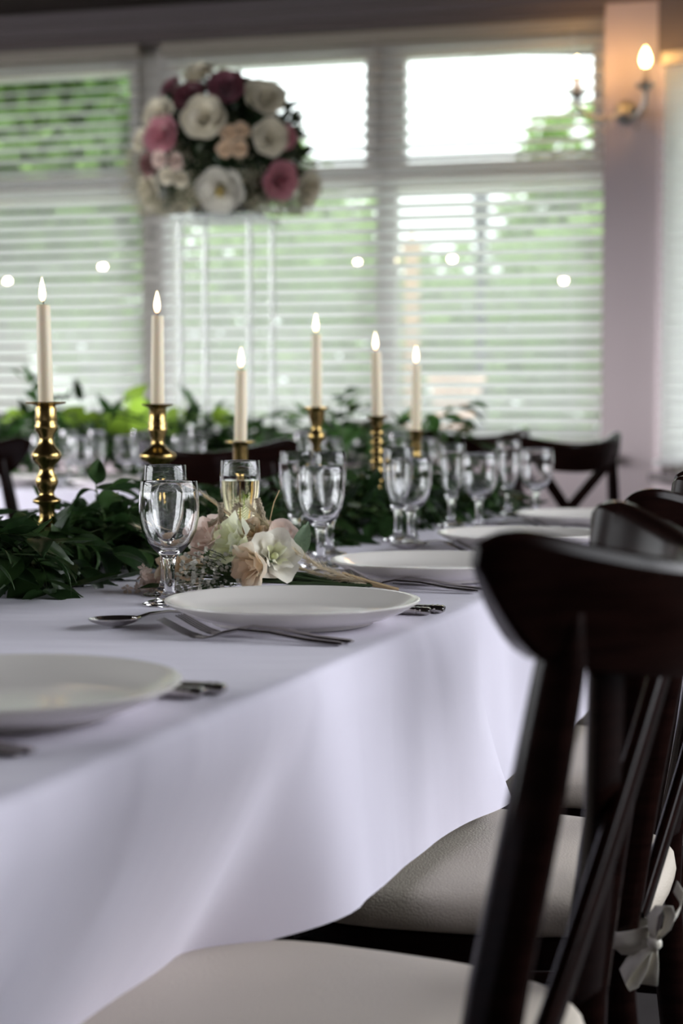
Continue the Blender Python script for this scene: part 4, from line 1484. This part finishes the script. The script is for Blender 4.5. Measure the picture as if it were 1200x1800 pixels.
gy = [ball(244, 270, .05), ball(250, 300, .05), ball(262, 350, .06), ball(310, 375, .10), ball(285, 365, .08), ball(480, 360, .10), ball(520, 360, .06), ball(345, 330, .18), ball(450, 350, .16), ball(340, 360, .16), ball(440, 310, .18), ball(330, 270, .16), ball(540, 300, .0), ball(240, 320, .0)]
gypsophila(fa, gy, 0.024, 1500, 9, 0.0034, mat('gypsophila_dull', (0.60, 0.55, 0.42), 0.8, thin=0.3), origin=BC)

# ------------------------------------------------------------------ glasses and plates on the head table
def hp_(px, Y, z=HT + 0.004):
    return Vector(((px - 600) / 3050 * Y, Y, z))


gh = 'glasses on the head table'
for px, Y, k, lab in ((75, 5.28, 'w', 'wine glass on the head table left of the knobbed candlestick'), (122, 5.34, 'f', 'flute on the head table just right of the knobbed candlestick'), (140, 5.16, 'w', 'wine glass on the head table below the flute by the knobbed candlestick'),
                      (171, 5.26, 'f', 'single flute on the head table between the first two candles'), (222, 5.28, 'w', 'wine glass on the head table left of the skirted candlestick'), (246, 5.38, 'f', 'flute on the head table touching the skirted candlestick'),
                      (322, 5.34, 'w', 'wine glass on the head table left of the filled flute'), (347, 5.38, 'f', 'flute on the head table below the stand rods'), (533, 4.90, 'f', 'flute on the head table left of the fourth candle'), (580, 4.95, 'w', 'wine glass on the head table right of the fourth candle'),
                      (700, 4.86, 'f', 'flute on the head table between the last two candles'), (748, 4.90, 'w', 'wine glass on the head table right of the last candle')):
    tag(link('wine_glass' if k == 'w' else 'champagne_flute', WINE if k == 'w' else FLUTE, None, hp_(px, Y)), lab, 'wine glass' if k == 'w' else 'flute', gh)
for px, Y, lab in ((10, 5.32, 'white plate on the head table at the left edge'), (205, 5.18, 'white plate on the head table left of the skirted candlestick'), (370, 5.12, 'white plate on the head table behind the filled flute')):
    tag(link('dinner_plate', PLATE, None, hp_(px, Y)), lab, 'plate', 'plates on the head table')

# ------------------------------------------------------------------ wall light on the pillar
M_SILV = mat('tarnished_silver', (0.42, 0.42, 0.40), 0.35, metal=1.0)
M_TUBE = mat('grey_candle_tube', (0.30, 0.28, 0.25), 0.6)
M_BULB2 = mat('flame_bulb_glow', (1, 0.8, 0.5), 0.4, emit=(1.0, 0.60, 0.20), estr=26)
sc_p = W(-0.085, -0.05, 2.12)
sn = thing('wall_sconce', 'two armed silver wall light with glowing flame bulbs on the pillar', 'wall light', sc_p, -WA)
MB().lathe([(0, 0), (0.045, 0), (0.045, 0.008), (0.03, 0.02), (0.02, 0.032), (0, 0.036)], 20, (0, 0, 0), Matrix.Rotation(R(90), 3, 'X')).build('backplate', M_SILV, sn)
for k, (ex, ey) in enumerate(((-0.175, -0.10), (0.085, -0.13))):
    mb = MB()
    mb.tube([(0, -0.03, 0.0), (ex * 0.35, ey * 0.6, -0.035), (ex * 0.75, ey * 0.9, -0.025), (ex, ey, 0.02), (ex, ey, 0.05)], [0.009, 0.008, 0.008, 0.008, 0.010], 10)
    arm = mb.build('arm', M_SILV, sn)
    z0 = 0.055 if k == 0 else 0.07
    MB().lathe([(0, z0 - 0.028), (0.008, z0 - 0.024), (0.012, z0 - 0.010), (0.036, z0 + 0.004), (0.040, z0 + 0.010), (0.014, z0 + 0.006), (0, z0 + 0.006)], 18, (ex, ey, 0.0)).build('drip_pan', M_SILV, arm)
    MB().lathe([(0, z0 + 0.006), (0.0125, z0 + 0.006), (0.0125, z0 + 0.075), (0, z0 + 0.075)], 14, (ex, ey, 0.0)).build('candle_tube', M_TUBE, arm)
    MB().lathe([(0, 0), (0.010, 0.002), (0.018, 0.016), (0.0195, 0.028), (0.015, 0.046), (0.007, 0.064), (0, 0.076)], 14, (ex, ey, z0 + 0.075)).build('bulb', M_BULB2, arm)
    pl = bpy.data.lights.new('sconce_glow', 'POINT')
    pl.energy = 0.8
    pl.color = (1.0, 0.52, 0.20)
    pl.shadow_soft_size = 0.02
    po_ = bpy.data.objects.new('sconce_glow', pl)
    COL.objects.link(po_)
    po_.parent = sn
    po_.location = (ex, ey - 0.035, z0 + 0.11)
M_CRYS = mat('crystal_drop', (1, 1, 1), 0.0, trans=1.0, ior=1.55)
for i, (x, y, z) in enumerate(((-0.06, -0.07, -0.06), (0.0, -0.06, -0.075), (0.05, -0.08, -0.06), (0.085, -0.13, 0.0), (-0.175, -0.10, -0.01))):
    mb = MB()
    mb.tube([(x, y, z + 0.045), (x, y, z + 0.015)], 0.0008, 4)
    mb.lathe([(0, 0.016), (0.006, 0.008), (0.009, -0.004), (0.0, -0.022)], 6, (x, y, z))
    mb.build('crystal_drop', M_CRYS, sn, False)
